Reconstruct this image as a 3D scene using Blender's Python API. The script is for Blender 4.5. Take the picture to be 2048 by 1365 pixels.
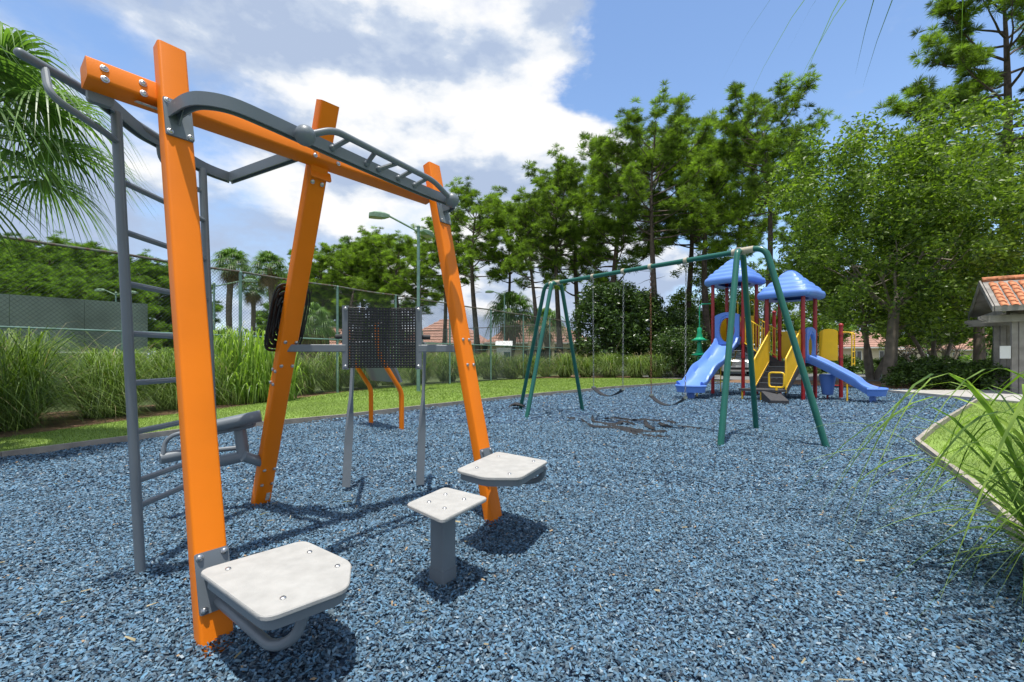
import bpy, math, random
import numpy as np
from mathutils import Vector, Matrix
for o in list(bpy.data.objects): bpy.data.objects.remove(o)
scene = bpy.context.scene
col = scene.collection
R = math.radians
random.seed(7); rng = np.random.default_rng(7)

# ------------------------------------------------------------------ camera
F_PX, CAM_H, HOR = 930.0, 1.2, 715.0
cd = bpy.data.cameras.new('camera'); cam = bpy.data.objects.new('camera', cd); col.objects.link(cam)
cam.location = (0, 0, CAM_H); cam.rotation_euler = (R(90), 0, 0)
cd.sensor_fit = 'HORIZONTAL'; cd.sensor_width = 36; cd.lens = F_PX/2048*36
cd.shift_y = (HOR-682.5)/2048; cd.clip_end = 2000; cd.clip_start = .05
scene.camera = cam

# ------------------------------------------------------------------ sky, clouds, sun
SUN_EL, SUN_DIR = R(82), Vector((0.02, .135, -1)).normalized()
w = bpy.data.worlds.new('World'); scene.world = w; w.use_nodes = True
nt = w.node_tree; nt.nodes.clear()
def N(t, **k):
    n = nt.nodes.new(t)
    for a, b in k.items(): setattr(n, a, b)
    return n
def lk(a, b): nt.links.new(a, b)
def mth(op, a, b=None, clamp=False):
    n = N('ShaderNodeMath', operation=op); n.use_clamp = clamp
    for i, x in enumerate((a, b)):
        if x is None: continue
        if isinstance(x, (int, float)): n.inputs[i].default_value = x
        else: lk(x, n.inputs[i])
    return n.outputs[0]
def rng_map(v, a, b, c=0., d=1., smooth=True):
    n = N('ShaderNodeMapRange', interpolation_type='SMOOTHSTEP' if smooth else 'LINEAR')
    lk(v, n.inputs[0]); n.inputs[1].default_value = a; n.inputs[2].default_value = b
    n.inputs[3].default_value = c; n.inputs[4].default_value = d
    return n.outputs[0]
def wnoise(vec, scale, detail, rough, dist=0.):
    n = N('ShaderNodeTexNoise'); lk(vec, n.inputs['Vector']); n.inputs['Scale'].default_value = scale
    n.inputs['Detail'].default_value = detail; n.inputs['Roughness'].default_value = rough; n.inputs['Distortion'].default_value = dist
    return n.outputs[0]
def wdot(vec, d):
    n = N('ShaderNodeVectorMath', operation='DOT_PRODUCT'); lk(vec, n.inputs[0]); n.inputs[1].default_value = Vector(d).normalized()
    return n.outputs['Value']
sky = N('ShaderNodeTexSky', sky_type='NISHITA'); sky.sun_disc = False
sky.sun_elevation = SUN_EL; sky.sun_rotation = R(180); sky.altitude = 0; sky.air_density = 1.; sky.dust_density = .15; sky.ozone_density = 3.2
tc = N('ShaderNodeTexCoord'); vec = tc.outputs['Generated']
mp = N('ShaderNodeMapping'); lk(vec, mp.inputs[0]); mp.inputs['Scale'].default_value = (1, 1, 1.9); mp.inputs['Location'].default_value = (3.1, .4, 1.7)
cv = mp.outputs[0]
big = wnoise(cv, 1.7, 2, .5)
fine = wnoise(cv, 3.4, 12, .58, .1)
clear = rng_map(mth('ADD', wdot(vec, (.75, 1, .75)), mth('MULTIPLY', mth('SUBTRACT', fine, .5), -.22)), .885, .975)          # the blue opening in the cloud deck
veil = rng_map(wdot(vec, (-.8, 1, .12)), .55, .98)              # the even grey layer over the trees
dens = mth('ADD', mth('MULTIPLY', big, .55), mth('MULTIPLY', fine, .75))
dens = mth('SUBTRACT', dens, mth('MULTIPLY', clear, .30))
dens = mth('ADD', dens, mth('MULTIPLY', veil, .05))
cover = rng_map(dens, .44, .66)
mp2 = N('ShaderNodeMapping'); lk(vec, mp2.inputs[0]); mp2.inputs['Scale'].default_value = (1, 1, 1.9); mp2.inputs['Location'].default_value = (3.12, .37, 1.80)
n1 = wnoise(cv, 4.6, 12, .55, .05); n2 = wnoise(mp2.outputs[0], 4.6, 12, .55, .05)
relief = mth('MULTIPLY', mth('SUBTRACT', n1, n2), 1.8)
shade = wnoise(cv, 1.9, 5, .5, .2)
lit = mth('ADD', mth('ADD', mth('MULTIPLY', shade, .85), relief), mth('MULTIPLY', rng_map(wdot(vec, (-.10, 1, .60)), .84, .995), .24))
lit = mth('ADD', lit, .015)
lit = mth('SUBTRACT', lit, mth('MULTIPLY', veil, .13))
ramp = N('ShaderNodeValToRGB'); lk(lit, ramp.inputs[0])
e = ramp.color_ramp.elements
e[0].position = .34; e[0].color = (.45, .55, .74, 1); e[1].position = .76; e[1].color = (1.0, 1.0, 1.0, 1)
m_ = e.new(.50); m_.color = (.58, .67, .82, 1); m_ = e.new(.62); m_.color = (.84, .88, .94, 1)
b1 = N('ShaderNodeBackground'); lk(sky.outputs[0], b1.inputs[0]); b1.inputs[1].default_value = .132
b2 = N('ShaderNodeBackground'); lk(ramp.outputs[0], b2.inputs[0]); b2.inputs[1].default_value = .60
mx = N('ShaderNodeMixShader'); lk(cover, mx.inputs[0]); lk(b1.outputs[0], mx.inputs[1]); lk(b2.outputs[0], mx.inputs[2])
wo = N('ShaderNodeOutputWorld'); lk(mx.outputs[0], wo.inputs[0])
sd = bpy.data.lights.new('sun', 'SUN'); sun = bpy.data.objects.new('sun', sd); col.objects.link(sun)
sd.energy = 3.1; sd.angle = R(.53); sd.color = (1, .965, .90)
sun.rotation_euler = SUN_DIR.to_track_quat('-Z', 'Y').to_euler()
scene.view_settings.view_transform = 'Standard'; scene.view_settings.look = 'None'
scene.view_settings.exposure = .78; scene.view_settings.gamma = 1

# ------------------------------------------------------------------ materials
MATS = {}
def M(name, c, rough=.5, var=.12, vs=6., bump=0., bs=60., metal=0., coat=0., island=0., trans=0., hue=None, spec=.5, coord='Object'):
    if name in MATS: return MATS[name]
    m = bpy.data.materials.new(name); m.use_nodes = True; t = m.node_tree; p = t.nodes['Principled BSDF']
    co = t.nodes.new('ShaderNodeTexCoord').outputs[coord]
    def noise(s, d=4):
        n = t.nodes.new('ShaderNodeTexNoise'); t.links.new(co, n.inputs[0]); n.inputs['Scale'].default_value = s; n.inputs['Detail'].default_value = d
        return n.outputs[0]
    c = tuple(c)
    lo = tuple(x*(1-var) for x in c); hi = tuple(min(x*(1+var), .95) for x in c)
    if hue: hi = hue
    mix = t.nodes.new('ShaderNodeMix'); mix.data_type = 'RGBA'
    mix.inputs[6].default_value = (*lo, 1); mix.inputs[7].default_value = (*hi, 1)
    if island:
        g = t.nodes.new('ShaderNodeNewGeometry'); t.links.new(g.outputs['Random Per Island'], mix.inputs[0])
    else:
        r = t.nodes.new('ShaderNodeMapRange'); r.inputs[1].default_value = .3; r.inputs[2].default_value = .7
        t.links.new(noise(vs), r.inputs[0]); t.links.new(r.outputs[0], mix.inputs[0])
    t.links.new(mix.outputs[2], p.inputs['Base Color'])
    p.inputs['Roughness'].default_value = rough; p.inputs['Metallic'].default_value = metal
    p.inputs['Coat Weight'].default_value = coat; p.inputs['Coat Roughness'].default_value = .12
    p.inputs['Specular IOR Level'].default_value = spec
    if bump:
        b = t.nodes.new('ShaderNodeBump'); b.inputs['Strength'].default_value = bump; b.inputs['Distance'].default_value = .02
        t.links.new(noise(bs, 6), b.inputs['Height']); t.links.new(b.outputs[0], p.inputs['Normal'])
    if trans:
        tr = t.nodes.new('ShaderNodeBsdfTranslucent'); ms = t.nodes.new('ShaderNodeMixShader'); ms.inputs[0].default_value = trans
        br = t.nodes.new('ShaderNodeMix'); br.data_type = 'RGBA'; br.blend_type = 'MULTIPLY'; br.inputs[0].default_value = 1
        t.links.new(mix.outputs[2], br.inputs[6]); br.inputs[7].default_value = (1.5, 1.7, .6, 1)
        t.links.new(br.outputs[2], tr.inputs[0]); t.links.new(p.outputs[0], ms.inputs[1]); t.links.new(tr.outputs[0], ms.inputs[2])
        t.links.new(ms.outputs[0], t.nodes['Material Output'].inputs[0])
    MATS[name] = m
    return m
def island_ramp(name, stops, rough=.6, bump=0, spec=.5):
    m = bpy.data.materials.new(name); m.use_nodes = True; t = m.node_tree; p = t.nodes['Principled BSDF']
    g = t.nodes.new('ShaderNodeNewGeometry'); r = t.nodes.new('ShaderNodeValToRGB'); r.color_ramp.interpolation = 'CONSTANT'
    t.links.new(g.outputs['Random Per Island'], r.inputs[0])
    el = r.color_ramp.elements
    el[0].position = 0; el[0].color = (*stops[0][1], 1); el[1].position = stops[1][0]; el[1].color = (*stops[1][1], 1)
    for ps, c in stops[2:]:
        x = el.new(ps); x.color = (*c, 1)
    t.links.new(r.outputs[0], p.inputs['Base Color']); p.inputs['Roughness'].default_value = rough; p.inputs['Specular IOR Level'].default_value = spec
    return m

ORANGE = M('orange_paint', (.86, .205, .002), .42, .08, 2.2, .06, 180, spec=.3)
GREY = M('grey_paint', (.155, .178, .198), .42, .06, 5, .02, 300, coat=.1)
STEEL = M('zinc_bolt', (.55, .55, .55), .3, .1, 40, metal=1)
DECK = M('grey_tread', (.42, .41, .385), .8, .09, 16, .35, 420)
BLACK = M('black_powder', (.012, .012, .013), .45, .1, 9)
STICKER = M('sticker', (.5, .5, .48), .5, .3, 60)
SGREEN = M('swing_green', (.008, .115, .085), .38, .08, 6, coat=.2)
BEIGE = M('beige_casting', (.50, .44, .33), .55, .15, 12)
CHAIN = M('galvanised_chain', (.33, .33, .32), .4, .2, 30, metal=.8)
RUSTY = M('rusty_chain', (.20, .085, .04), .8, .3, 30)
RUBBER = M('black_rubber', (.022, .022, .024), .6, .15, 10)
RED = M('red_post', (.36, .012, .016), .35, .08, 5, coat=.2)
YELLOW = M('yellow_paint', (.88, .52, .01), .40, .05, 5, coat=.15)
BLUE = M('blue_plastic', (.125, .26, .68), .45, .07, 3)
DARKDECK = M('charcoal_vinyl', (.045, .045, .048), .75, .2, 20, .1, 200)
GPLASTIC = M('green_plastic', (.0, .30, .14), .4, .06, 5)
ORPLASTIC = M('orange_plastic', (.72, .075, .01), .35, .05, 5)
FENCEP = M('fence_post_green', (.16, .27, .235), .55, .2, 8)
RUSTRAIL = M('rusted_rail', (.17, .065, .035), .8, .45, 9, .2, 80, hue=(.13, .17, .155))
WIRE = M('green_vinyl_wire', (.03, .05, .045), .6, .1, 4)
WALLP = M('practice_wall_paint', (.15, .195, .165), .85, .3, .9, .1, 30)
LAMPG = M('lamp_green', (.20, .30, .20), .5, .2, 12)
LENS = M('lamp_lens', (.30, .28, .24), .3, .1, 10)
BARK = M('pine_bark', (.105, .078, .062), .9, .45, 5, .6, 14)
BARK2 = M('smooth_bark', (.20, .165, .13), .85, .35, 3, .3, 12)
PALMBARK = M('palm_bark', (.16, .125, .095), .9, .4, 8, .5, 20)
NEEDLE = M('pine_needles', (.075, .135, .022), .55, .4, island=1, trans=.38, hue=(.30, .44, .055))
NEEDLED = M('pine_needles_far', (.06, .13, .025), .6, .4, island=1, trans=.35, hue=(.25, .40, .06))
LEAF = M('oak_leaves', (.045, .105, .02), .42, .4, island=1, trans=.38, hue=(.26, .37, .045))
LEAFD = M('magnolia_leaves', (.018, .05, .016), .3, .4, island=1, trans=.15, hue=(.10, .17, .035))
LEAFM = M('shrub_leaves', (.035, .085, .018), .45, .5, island=1, trans=.25, hue=(.14, .23, .04))
PALML = M('palm_leaf', (.065, .14, .035), .42, .4, island=1, trans=.35, hue=(.19, .32, .08))
DEADF = M('dead_frond', (.22, .15, .075), .85, .4, island=1, trans=.1)
BLADE = M('fountain_grass_blade', (.05, .115, .016), .5, .4, island=1, trans=.28, hue=(.23, .335, .055))
BLADEN = M('broad_grass_blade', (.11, .24, .03), .45, .4, island=1, trans=.38, hue=(.38, .52, .10))
DRYB = M('dry_blade', (.40, .33, .20), .8, .4, island=1, trans=.2)
TURFB = M('turf_blade', (.135, .235, .03), .6, .35, island=1, trans=.26, hue=(.32, .41, .09))
TURF = M('turf', (.18, .27, .045), .9, .3, .9, .4, 60, coord='Object')
GROUND = M('far_ground', (.09, .12, .035), .95, .4, .25, .2, 8)
STRAW = M('pine_straw', (.20, .115, .065), .95, .45, 2.5, .6, 40)
ROADM = M('asphalt', (.20, .20, .20), .9, .15, 1.2, .15, 60)
CONC = M('concrete', (.42, .40, .37), .85, .15, 2, .15, 50)
TIMBER = M('edging_timber', (.33, .29, .24), .85, .25, 4, .3, 40)
WOOD = M('weathered_wood', (.27, .25, .225), .85, .3, 3, .4, 30)
TILE = M('terracotta', (.50, .19, .09), .85, .5, 9, .2, 30, island=0)
ROOFP = M('pink_tile_roof', (.42, .235, .18), .85, .2, 1.5, .2, 6)
STUCCO = M('cream_stucco', (.62, .53, .38), .9, .06, 1, .1, 30)
STUCCO2 = M('tan_stucco', (.52, .37, .26), .9, .08, 1, .1, 30)
WHITEP = M('white_paint', (.75, .75, .73), .5, .05, 3)
CARW = M('white_car_paint', (.78, .78, .77), .25, .02, 2, coat=.6)
GLASSD = M('dark_glass', (.02, .025, .03), .06, .1, 2, coat=.5)
CHROME = M('chrome', (.55, .55, .56), .18, .1, 20, metal=1)
FABRIC = M('weed_fabric', (.022, .022, .024), .9, .4, 14, .3, 60)
MULCHB = M('rubber_mulch_bed', (.05, .095, .16), .9, .75, 34, .8, 90)
CHIP = island_ramp('rubber_chip', [(0, (.028, .045, .066)), (.11, (.062, .11, .155)), (.34, (.088, .168, .248)), (.56, (.106, .21, .318)), (.74, (.088, .128, .16)), (.85, (.165, .265, .345)), (.93, (.12, .26, .39)), (.975, (.29, .36, .41)), (.995, (.34, .24, .14))], .6, spec=.35)

# ------------------------------------------------------------------ mesh helpers
def V(*a): return Vector(a if len(a) > 1 else a[0])
KIDS = {}
def link(o, parent=None):
    col.objects.link(o)
    if parent is not None: o.parent = parent; KIDS.setdefault(parent.name, []).append(o)
    return o
def smooth(me, ang=35):
    if len(me.polygons) == 0: return
    me.polygons.foreach_set('use_smooth', [True]*len(me.polygons)); me.set_sharp_from_angle(angle=R(ang))
class MB:
    def __init__(s): s.v = []; s.f = []
    def add(s, vs, fs):
        k = len(s.v); s.v += [tuple(p) for p in vs]; s.f += [tuple(i+k for i in q) for q in fs]; return s
    def obox(s, c, ax, ay, az):
        c, ax, ay, az = V(c), V(ax), V(ay), V(az)
        vs = [c+i*ax+j*ay+k*az for k in (-1, 1) for j in (-1, 1) for i in (-1, 1)]
        return s.add(vs, [(0, 2, 3, 1), (4, 5, 7, 6), (0, 1, 5, 4), (2, 6, 7, 3), (0, 4, 6, 2), (1, 3, 7, 5)])
    def box(s, x0, x1, y0, y1, z0, z1):
        return s.obox(((x0+x1)/2, (y0+y1)/2, (z0+z1)/2), ((x1-x0)/2, 0, 0), (0, (y1-y0)/2, 0), (0, 0, (z1-z0)/2))
    def sweep(s, path, sec, side=None, caps=True, scale=None):
        """section (list of (a,b)) swept along path; a along 'side', b along side x tangent"""
        path = [V(p) for p in path]; n = len(sec); rings = []; up = None
        for i, p in enumerate(path):
            t = (path[min(i+1, len(path)-1)]-path[max(i-1, 0)]).normalized()
            if side is not None: a = V(side); a = (a-t*a.dot(t)).normalized()
            else:
                if up is None: up = Vector((0, 0, 1)) if abs(t.z) < .9 else Vector((1, 0, 0))
                a = t.cross(up).normalized(); up = a.cross(t).normalized()
            b = a.cross(t).normalized()
            k = scale[i] if scale else 1
            rings.append([p+a*x*k+b*y*k for x, y in sec])
        vs = [q for r_ in rings for q in r_]; fs = []
        for i in range(len(path)-1):
            for j in range(n):
                fs.append((i*n+j, i*n+(j+1) % n, (i+1)*n+(j+1) % n, (i+1)*n+j))
        if caps: fs += [tuple(range(n-1, -1, -1)), tuple((len(path)-1)*n+j for j in range(n))]
        return s.add(vs, fs)
    def tube(s, path, r, n=10, caps=True, scale=None):
        return s.sweep(path, [(r*math.cos(2*math.pi*j/n), r*math.sin(2*math.pi*j/n)) for j in range(n)], None, caps, scale)
    def lathe(s, prof, c=(0, 0, 0), n=16, axis=(0, 0, 1)):
        c = V(c); az = V(axis).normalized(); ax = az.orthogonal().normalized(); ay = az.cross(ax)
        vs = []; fs = []
        for r_, z in prof:
            for j in range(n):
                t = 2*math.pi*j/n; vs.append(c+az*z+(ax*math.cos(t)+ay*math.sin(t))*r_)
        for i in range(len(prof)-1):
            for j in range(n): fs.append((i*n+j, i*n+(j+1) % n, (i+1)*n+(j+1) % n, (i+1)*n+j))
        return s.add(vs, fs)
    def ball(s, c, r, n=16):
        return s.lathe([(max(r*math.sin(math.pi*i/10), 1e-4), -r*math.cos(math.pi*i/10)) for i in range(11)], c, n)
    def bolt(s, c, d, r=.013):
        d = V(d).normalized()
        return s.lathe([(r*1.25, -.002), (r*1.25, .003), (r, .004), (r*.95, .008), (r*.6, .0115), (r*.35, .012), (r*.3, .008), (.0005, .008)], c, 10, d)
    def prism(s, pts, z0, z1, fr=None, bevel=0.):
        """outline in plane; fr=(origin, ax, ay, az)"""
        o, ax, ay, az = [V(q) for q in (fr or ((0, 0, 0), (1, 0, 0), (0, 1, 0), (0, 0, 1)))]
        n = len(pts); cx = sum(p[0] for p in pts)/n; cy = sum(p[1] for p in pts)/n
        L_ = [(z0, 0.), (z1, 0.)] if not bevel else [(z0, bevel), (z0+bevel, 0), (z1-bevel, 0), (z1, bevel)]
        vs = []
        for z, b in L_:
            for x, y in pts:
                d = math.hypot(x-cx, y-cy); k = 1-b/d if d else 1
                vs.append(o+ax*(cx+(x-cx)*k)+ay*(cy+(y-cy)*k)+az*z)
        fs = []
        for i in range(len(L_)-1):
            for j in range(n): fs.append((i*n+j, i*n+(j+1) % n, (i+1)*n+(j+1) % n, (i+1)*n+j))
        fs += [tuple(range(n-1, -1, -1)), tuple((len(L_)-1)*n+j for j in range(n))]
        return s.add(vs, fs)
    def mesh(s, name, mat, ang=35):
        me = bpy.data.meshes.new(name); me.from_pydata(s.v, [], s.f); me.materials.append(mat)
        if ang: smooth(me, ang)
        return me
    def build(s, name, mat, parent=None, ang=35):
        o = bpy.data.objects.new(name, s.mesh(name, mat, ang)); return link(o, parent)
def tri_mesh(name, v, f, mat, sm=False):
    v = np.asarray(v, np.float32); f = np.asarray(f, np.int32)
    me = bpy.data.meshes.new(name); me.vertices.add(len(v)); me.vertices.foreach_set('co', v.ravel())
    k = f.shape[1]; me.loops.add(len(f)*k); me.loops.foreach_set('vertex_index', f.ravel())
    me.polygons.add(len(f)); me.polygons.foreach_set('loop_start', np.arange(0, len(f)*k, k, dtype=np.int32))
    me.update(calc_edges=True); me.validate(); me.materials.append(mat)
    if sm: me.polygons.foreach_set('use_smooth', np.ones(len(f), bool))
    return me
def tag(o, label=None, cat=None, group=None, kind=None):
    if label: o['label'] = label
    if cat: o['category'] = cat
    if group: o['group'] = group
    if kind: o['kind'] = kind
    return o
def thing(name, label, cat, loc=(0, 0, 0), group=None, rz=0.):
    o = bpy.data.objects.new(name, None); o.location = loc; o.rotation_euler = (0, 0, rz); o.empty_display_size = .1
    link(o); return tag(o, label, cat, group)
def copy_tree(o, parent=None):
    c = link(o.copy(), parent); c.parent = parent
    for ch in list(KIDS.get(o.name, [])): copy_tree(ch, c)
    return c
def rrect(hx, hy, r, k=3):
    pts = []
    for cx, cy, a0 in ((hx-r, hy-r, 0), (-hx+r, hy-r, 90), (-hx+r, -hy+r, 180), (hx-r, -hy+r, 270)):
        for i in range(k+1):
            a = R(a0+90*i/k); pts.append((cx+r*math.cos(a), cy+r*math.sin(a)))
    return pts
def rpoly(pts, r, k=4):
    out = []; n = len(pts)
    for i in range(n):
        p = Vector(pts[i]); a = (Vector(pts[i-1])-p).normalized(); b = (Vector(pts[(i+1) % n])-p).normalized()
        A = p+a*r; B = p+b*r
        for j in range(k+1):
            t = j/k; out.append(tuple(A*(1-t)**2+p*2*t*(1-t)+B*t*t))
    return out
def fillet(pts, r=.06, k=5):
    pts = [V(p) for p in pts]; out = [pts[0]]
    for i in range(1, len(pts)-1):
        p = pts[i]; a = pts[i-1]-p; b = pts[i+1]-p; q = min(r, a.length*.49, b.length*.49)
        A = p+a.normalized()*q; B = p+b.normalized()*q
        for j in range(k+1):
            t = j/k; out.append(A*(1-t)**2+p*2*t*(1-t)+B*t*t)
    return out+[pts[-1]]
def spline(pts, k=6):
    P = [V(p) for p in pts]; out = []
    for i in range(len(P)-1):
        p0 = P[max(i-1, 0)]; p1 = P[i]; p2 = P[i+1]; p3 = P[min(i+2, len(P)-1)]
        for j in range(k):
            t = j/k; out.append(.5*((2*p1)+(p2-p0)*t+(2*p0-5*p1+4*p2-p3)*t*t+(3*p1-p0-3*p2+p3)*t**3))
    return out+[P[-1]]
def px_ground(x, y, z=0.):
    Z = (CAM_H-z)*F_PX/(y-HOR); return V((x-1024)/F_PX*Z, Z, z)
def at(x, y, Z): return V((x-1024)/F_PX*Z, Z, CAM_H-(y-HOR)/F_PX*Z)
def inpoly(x, y, poly):
    ins = np.zeros(len(x), bool); n = len(poly)
    for i in range(n):
        x0, y0 = poly[i]; x1, y1 = poly[(i+1) % n]
        c = ((y0 > y) != (y1 > y))
        with np.errstate(divide='ignore', invalid='ignore'): xi = x0+(y-y0)*(x1-x0)/(y1-y0 if y1 != y0 else 1e-9)
        ins ^= c & (x < xi)
    return ins
def sheet(name, poly, z, mat, kind='structure'):
    o = MB().add([(x, y, z) for x, y in poly], [tuple(range(len(poly)))]).build(name, mat, None, 0)
    if o.data.polygons[0].normal.z < 0: o.data.flip_normals()
    return tag(o, kind=kind)

# ------------------------------------------------------------------ the ground
LEFT_EDGE = [(-10.8, -4), (-6.14, 5.58), (-5.23, 7.44), (-3.34, 9.35), (-.35, 13.4), (3.5, 17.6), (7.75, 21.4), (10.1, 22.6)]
BACK_EDGE = [(13, 20.3), (14.8, 17.9), (16.6, 16.6)]
RIGHT_EDGE = [(13.21, 13.13), (7.0, 7.7), (5.56, 6.38), (4.23, 4.29), (3.32, 3.02), (-1.7, -4)]
MULCH = LEFT_EDGE+BACK_EDGE+RIGHT_EDGE
LAWNBACK = [(-12.8, -4), (-7.6, 6.5), (-7.3, 9.07), (-6.8, 10.83), (-5.7, 16.41), (-3.8, 20.29), (-1., 24), (1.89, 26.3), (6, 26.6), (8.8, 25.6), (10.1, 22.6)]
LAWN_L = LAWNBACK[::-1][1:][::-1]+LEFT_EDGE[::-1]
LAWN_R = RIGHT_EDGE[::-1]+[(13.6, 11.2), (19, 11.2), (19, -4)]
sheet('ground', [(-900, -60), (900, -60), (900, 900), (-900, 900)], -.08, GROUND)
sheet('playground_surface', MULCH, -.052, MULCHB)
sheet('lawn', LAWN_L, .004, TURF)
sheet('lawn', LAWN_R, .004, TURF)
sheet('planting_bed', LAWNBACK[:-1]+[(9.5, 26.5), (16, 28), (16, 33.5), (6, 38), (3.4, 31.5), (-10.6, 9.6), (-17, -4)], -.012, STRAW)
sheet('planting_bed', [(10.1, 22.6), (13, 20.3), (14.8, 17.9), (16.6, 16.6), (13.21, 13.13), (13.6, 11.2), (19, 11.2), (40, 18), (60, 26), (60, 24.4), (22, 22.6), (12, 25.2)], -.016, STRAW)
sheet('road', [(8, 27.2), (12, 25.2), (22, 22.6), (60, 24.4), (110, 30), (110, 37), (60, 34), (24, 33.5), (16, 40), (9, 40)], -.008, ROADM)
sheet('road', [(20, 62), (140, 66), (140, 84), (40, 80)], -.02, ROADM)
slab = MB().box(13.1, 17.5, 11.6, 16.2, -.05, .06).build('concrete_slab', CONC, None, 0); tag(slab, kind='structure')

def edging(name, line, label, wdt=.045, z1=.07):
    t = thing(name, label, 'edging')
    for (x0, y0), (x1, y1) in zip(line[:-1], line[1:]):
        L = math.hypot(x1-x0, y1-y0); n = max(1, round(L/2.4)); dx, dy = (x1-x0)/L, (y1-y0)/L
        for i in range(n):
            s0 = L*i/n+.004; s1 = L*(i+1)/n-.004; c = (s0+s1)/2
            MB().obox((x0+dx*c, y0+dy*c, (z1-.06)/2+random.uniform(-.006, .006)), (dx*(s1-s0)/2, dy*(s1-s0)/2, random.uniform(-.006, .006)), (-dy*wdt/2, dx*wdt/2, 0), (0, 0, (z1+.06)/2)).build('board', TIMBER, t, 0)
    return t
edging('timber_edging', LEFT_EDGE, 'thin weathered timber edging between the blue mulch and the lawn strip by the fence')
edging('timber_edging', RIGHT_EDGE, 'pale grey edging boards between the blue mulch and the lawn beside the tiled shelter', .05, .085)

# rubber chips: real shards all over the surface, finer and denser near the exercise frame
HEAPS = [(-1.22, 1.95, .008, .13), (-.12, 3.50, .008, .13), (-2.06, 3.9, .008, .13), (-.38, 2.58, .012, .12), (-2.04, 2.57, .02, .1), (1.9, 9.2, -.012, .8), (2.6, 8.2, -.012, .8), (2.85, 6.35, .02, .15), (4.28, 6.35, .02, .15), (.3, 9.4, .02, .15), (1.66, 10.9, .02, .15)]
def chips(n, x0, x1, y0, y1, ln, wd, th):
    x = rng.uniform(x0, x1, n); y = rng.uniform(y0, y1, n)
    k = inpoly(x, y, MULCH) & (np.abs(x) < 1.32*y+1.2); x, y = x[k], y[k]; n = len(x)
    L = ln*rng.uniform(.55, 1.35, n); W = wd*rng.uniform(.5, 1.4, n); T = th*rng.uniform(.4, 1.3, n)
    # a low four-sided shard: quad base with raised ridge
    P = np.stack([np.stack([-L/2, -W/2*rng.uniform(.2, 1, n), 0*L], 1), np.stack([L/2*rng.uniform(.5, 1, n), -W/2, 0*L], 1),
                  np.stack([L/2, W/2*rng.uniform(.1, 1, n), T*.4], 1), np.stack([-L/2*rng.uniform(.3, 1, n), W/2, T*.3], 1),
                  np.stack([L*rng.uniform(-.2, .2, n), W*rng.uniform(-.2, .2, n), T], 1)], 1)
    yaw = rng.uniform(0, 6.283, n); p = rng.normal(0, .36, n); r = rng.normal(0, .42, n)
    cp, sp, cr, sr = np.cos(p), np.sin(p), np.cos(r), np.sin(r)
    X, Y, Z = P[..., 0], P[..., 1], P[..., 2]
    Y, Z = Y*cr[:, None]-Z*sr[:, None], Y*sr[:, None]+Z*cr[:, None]
    X, Z = X*cp[:, None]+Z*sp[:, None], -X*sp[:, None]+Z*cp[:, None]
    c, s = np.cos(yaw)[:, None], np.sin(yaw)[:, None]
    X, Y = X*c-Y*s, X*s+Y*c
    lump = .010*np.sin(x*5.1+1.3*np.sin(y*3.7))+.008*np.sin(y*7.3+x*2.2)
    lump += .012*np.sin(x*1.9+.7)*np.sin(y*1.5+1.1)
    for hx, hy, am, rr in HEAPS: lump += am*np.exp(-((x-hx)**2+(y-hy)**2)/rr**2)
    z = lump-.026+rng.uniform(-.004, .018, n)
    v = np.stack([X+x[:, None], Y+y[:, None], Z+z[:, None]], -1).reshape(-1, 3)
    b = (np.arange(n)*5)[:, None]
    f = np.concatenate([b+np.array([[0, 1, 4]]), b+np.array([[1, 2, 4]]), b+np.array([[2, 3, 4]]), b+np.array([[3, 0, 4]])], 0)
    return v, f
parts = [chips(330000, -5.5, 5.0, 1.0, 4.2, .0235, .0105, .007), chips(260000, -9.5, 8.6, 4.2, 8.6, .031, .0155, .009), chips(170000, -8, 17, 8.6, 23, .046, .026, .011)]
off = 0; vs = []; fs = []
for v, f in parts: vs.append(v); fs.append(f+off); off += len(v)
o = link(bpy.data.objects.new('rubber_mulch', tri_mesh('rubber_mulch', np.concatenate(vs), np.concatenate(fs), CHIP)))
tag(o, 'loose shredded blue rubber mulch covering the playground', 'mulch', kind='stuff')

def turf(poly, n, x0, x1, y0, y1, hgt, wdt):
    x = rng.uniform(x0, x1, n); y = rng.uniform(y0, y1, n); k = inpoly(x, y, poly) & (np.abs(x) < 1.32*y+1.2); x, y = x[k], y[k]; n = len(x)
    a = rng.uniform(0, 6.283, n); h = hgt*rng.uniform(.5, 1.3, n); b = rng.uniform(0, 6.283, n); ln = h*rng.uniform(.2, 1.1, n)
    d = np.stack([np.cos(a), np.sin(a), 0*a], 1)*wdt/2; p = np.stack([x, y, 0*x], 1)
    v = np.stack([p-d, p+d, p+np.stack([np.cos(b)*ln, np.sin(b)*ln, h], 1)], 1).reshape(-1, 3)
    return v, (np.arange(n)*3)[:, None]+np.array([[0, 1, 2]])
for nm, ps, lab in (('turf_grass', [turf(LAWN_L, 150000, -9.5, 1, 4, 13, .034, .009), turf(LAWN_L, 110000, -7, 10.5, 13, 27, .045, .022)], 'short mown green turf of the strip in front of the grass clumps'),
                    ('turf_grass', [turf(LAWN_R, 130000, 1.2, 14, .8, 13.5, .036, .010)], 'short sunlit green turf of the lawn before the tiled shelter')):
    off = 0; vs = []; fs = []
    for v, f in ps: vs.append(v); fs.append(f+off); off += len(v)
    tag(link(bpy.data.objects.new(nm, tri_mesh(nm, np.concatenate(vs), np.concatenate(fs), TURFB))), lab, 'grass', kind='stuff')

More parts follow.
